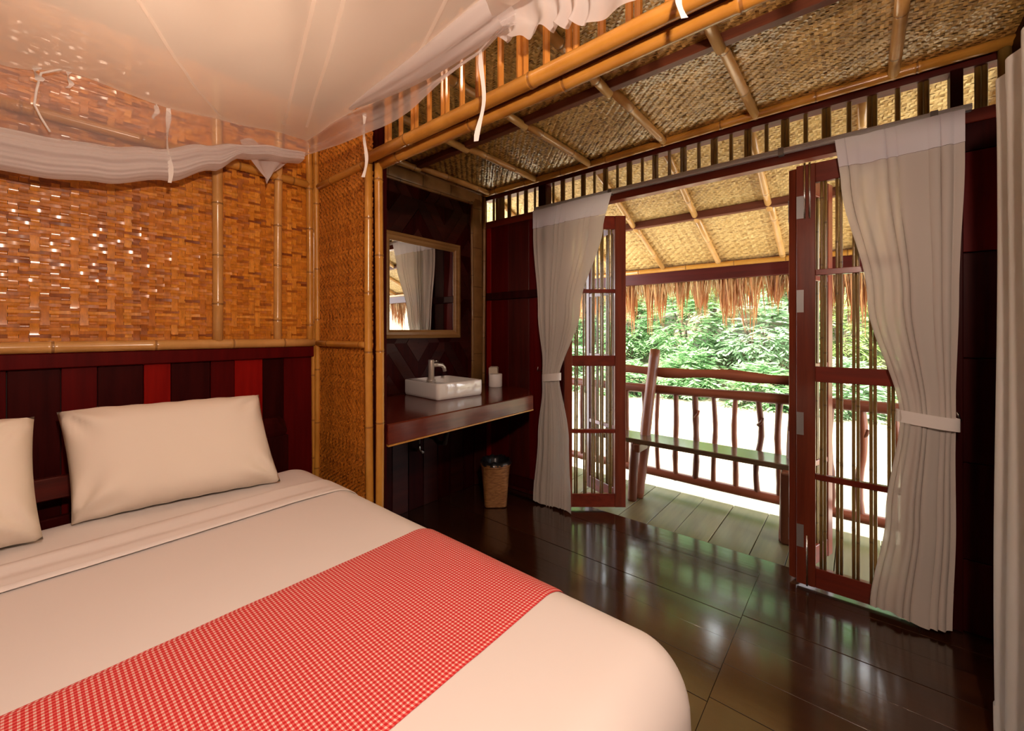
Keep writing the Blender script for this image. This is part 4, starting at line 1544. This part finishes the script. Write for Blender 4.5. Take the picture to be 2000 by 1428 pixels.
# second bunched layer, following the roof edge
b = MB()
rows = []
for i in range(81):
    y = 0.80 + (1.64 - 0.80) * i / 80
    zc = roofz(NX1, y) - 0.020 - 0.014 * math.sin(PI * i / 80)
    wloc = 0.004 + 0.040 * math.cos(PI / 2 * (i / 80)) ** 0.8
    rows.append([(NX1 - 0.035 + wloc * math.cos(2 * PI * k_ / 24) * 1.3, y, zc + wloc * math.sin(2 * PI * k_ / 24) * (0.8 + 0.2 * math.sin(k_ * 1.9 + y * 4))) for k_ in range(24)])
b.quad_strip(rows, 0, True)
b.build('side_roll', M_NETD, net, True)
# gathered folds at the foot corner
b = MB()
rows = []
foot_b = [(0.30, 2.10), (0.41, 2.040), (0.476, 2.044), (0.545, 2.058), (0.585, 2.075), (0.62, 2.085), (0.68, 2.104), (0.74, 2.118), (0.80, 2.128), (0.84, 2.15)]
for j in range(15):
    f = j / 14
    row = []
    for i in range(121):
        y = 0.30 + 0.55 * i / 120
        zt_ = 2.235
        zb_ = interp(foot_b, y) + (0.006 * math.sin(y * 150) if y > 0.56 else 0)
        pl = (0.020 * math.sin(y * 95 + 2 * math.sin(y * 21)) if y > 0.55 else 0.012 * math.sin(y * 40)) * (0.4 + 0.6 * f)
        row.append((NX1 + 0.018 + pl + 0.03 * math.sin(PI * f), y + 0.01 * math.sin(f * 5) * (1 - f), zt_ + (zb_ - zt_) * f))
    rows.append(row)
b.quad_strip(rows)
b.build('foot_gather', M_NETD, net, True)
# seams on the roof
for pts in (((0.42, 0.62), (0.86, 1.95)), ((0.36, 0.62), (0.78, 2.0)), ((0.0, 1.1), (0.55, 2.05)), ((0.72, 0.75), (0.93, 1.3))):
    b = MB()
    path = []
    for i in range(31):
        x = pts[0][0] + (pts[1][0] - pts[0][0]) * i / 30
        y = pts[0][1] + (pts[1][1] - pts[0][1]) * i / 30
        path.append((x, y, roofz(x, y) - 0.002))
    b.quad_strip([[(q[0] - 0.005, q[1] + 0.002, q[2] - 0.0015), (q[0] + 0.005, q[1] - 0.002, q[2] - 0.0015)] for q in path])
    b.build('seam', M_SEAM, net, True)


def tie(p0, L, w_, seed, sway=0.012):
    rr_ = random.Random(seed)
    b = MB()
    rows = []
    for i in range(19):
        f = i / 18
        wv = sway * math.sin(f * 7 + seed) * f
        tw = 0.9 * math.sin(f * 6 + seed)
        ww = w_ * 0.5 * (1 - 0.25 * math.sin(f * 9 + seed) ** 2)
        d = Vector((0.64, -0.77, 0)) * math.cos(tw) * ww + Vector((0.77, 0.64, 0)) * math.sin(tw) * ww * 0.5
        c = Vector(p0) + Vector((0.64 * wv, -0.77 * wv, -L * f))
        rows.append([c - d, c + d])
    b.quad_strip(rows)
    b.build('tie', M_TAPE, net, True)


tie((0.388, NY1 - 0.02, 2.135), 0.295, 0.021, 2)
tie((0.352, NY1 - 0.01, 2.14), 0.06, 0.022, 5)
tie((0.955, 1.616, 2.185), 0.275, 0.017, 3)
tie((0.955, 0.925, 2.205), 0.345, 0.018, 4, 0.016)
tie((0.960, 0.302, 2.12), 0.165, 0.018, 6)
b = MB()
b.tube([(0.10, NY1 - 0.03, 2.145), (0.055, NY1 - 0.03, 2.11), (0.045, NY1 - 0.03, 2.05), (0.040, NY1 - 0.03, 2.00), (0.055, NY1 - 0.02, 1.965), (0.075, NY1 - 0.02, 1.925)], 0.0035, 6)
b.build('tie', M_TAPE, net, True)
for p, L, w_, sd in (((0.045, NY1 - 0.03, 2.130), 0.05, 0.03, 8), ((0.118, NY1 - 0.03, 2.145), 0.055, 0.018, 9)):
    tie(p, L, w_, sd)

# ================================================================== ADDED LAMPS (unseen pendants put in for the warm indoor light)
lp = empty('added_lamp', (0.06, -0.20, ZM), 'added unseen pendant standing in for light from above the camera', 'lamp')  # added fixture, stands in for frontal light near the camera
b = MB()
b.tube([(0.06, -0.20, ZM), (0.06, -0.20, 2.02)], 0.004, 6)
b.build('cord', M_BAG, lp)
b = MB()
b.lathe([(0.02, 2.03), (0.05, 2.02), (0.052, 2.00)], 0.06, -0.20, 20, 0, False)
b.build('shade', M_INK, lp, True)
ll = bpy.data.lights.new('fill_bulb', 'POINT')
ll.energy = FILL_W
ll.color = (1.0, 0.73, 0.57)
ll.shadow_soft_size = 0.045
lo = bpy.data.objects.new('fill_bulb', ll)
COL.objects.link(lo)
lo.location = (0.06, -0.20, 1.90)

lp2 = empty('added_lamp', (0.15, 1.25, ZM), 'added unseen pendant that makes the mosquito net glow from above', 'lamp')  # added out of view so the net glows through
b = MB()
b.tube([(0.15, 1.25, ZM), (0.15, 1.25, 2.80)], 0.004, 6)
b.build('cord', M_BAG, lp2)
b = MB()
b.lathe([(0.02, 2.82), (0.05, 2.81), (0.052, 2.79)], 0.15, 1.25, 20, 0, False)
b.build('shade', M_INK, lp2, True)
l2 = bpy.data.lights.new('fill_bulb', 'POINT')
l2.energy = FILL2_W
l2.color = (1.0, 0.70, 0.50)
l2.shadow_soft_size = 0.06
lo2 = bpy.data.objects.new('fill_bulb', l2)
COL.objects.link(lo2)
lo2.location = (0.15, 1.25, 2.70)
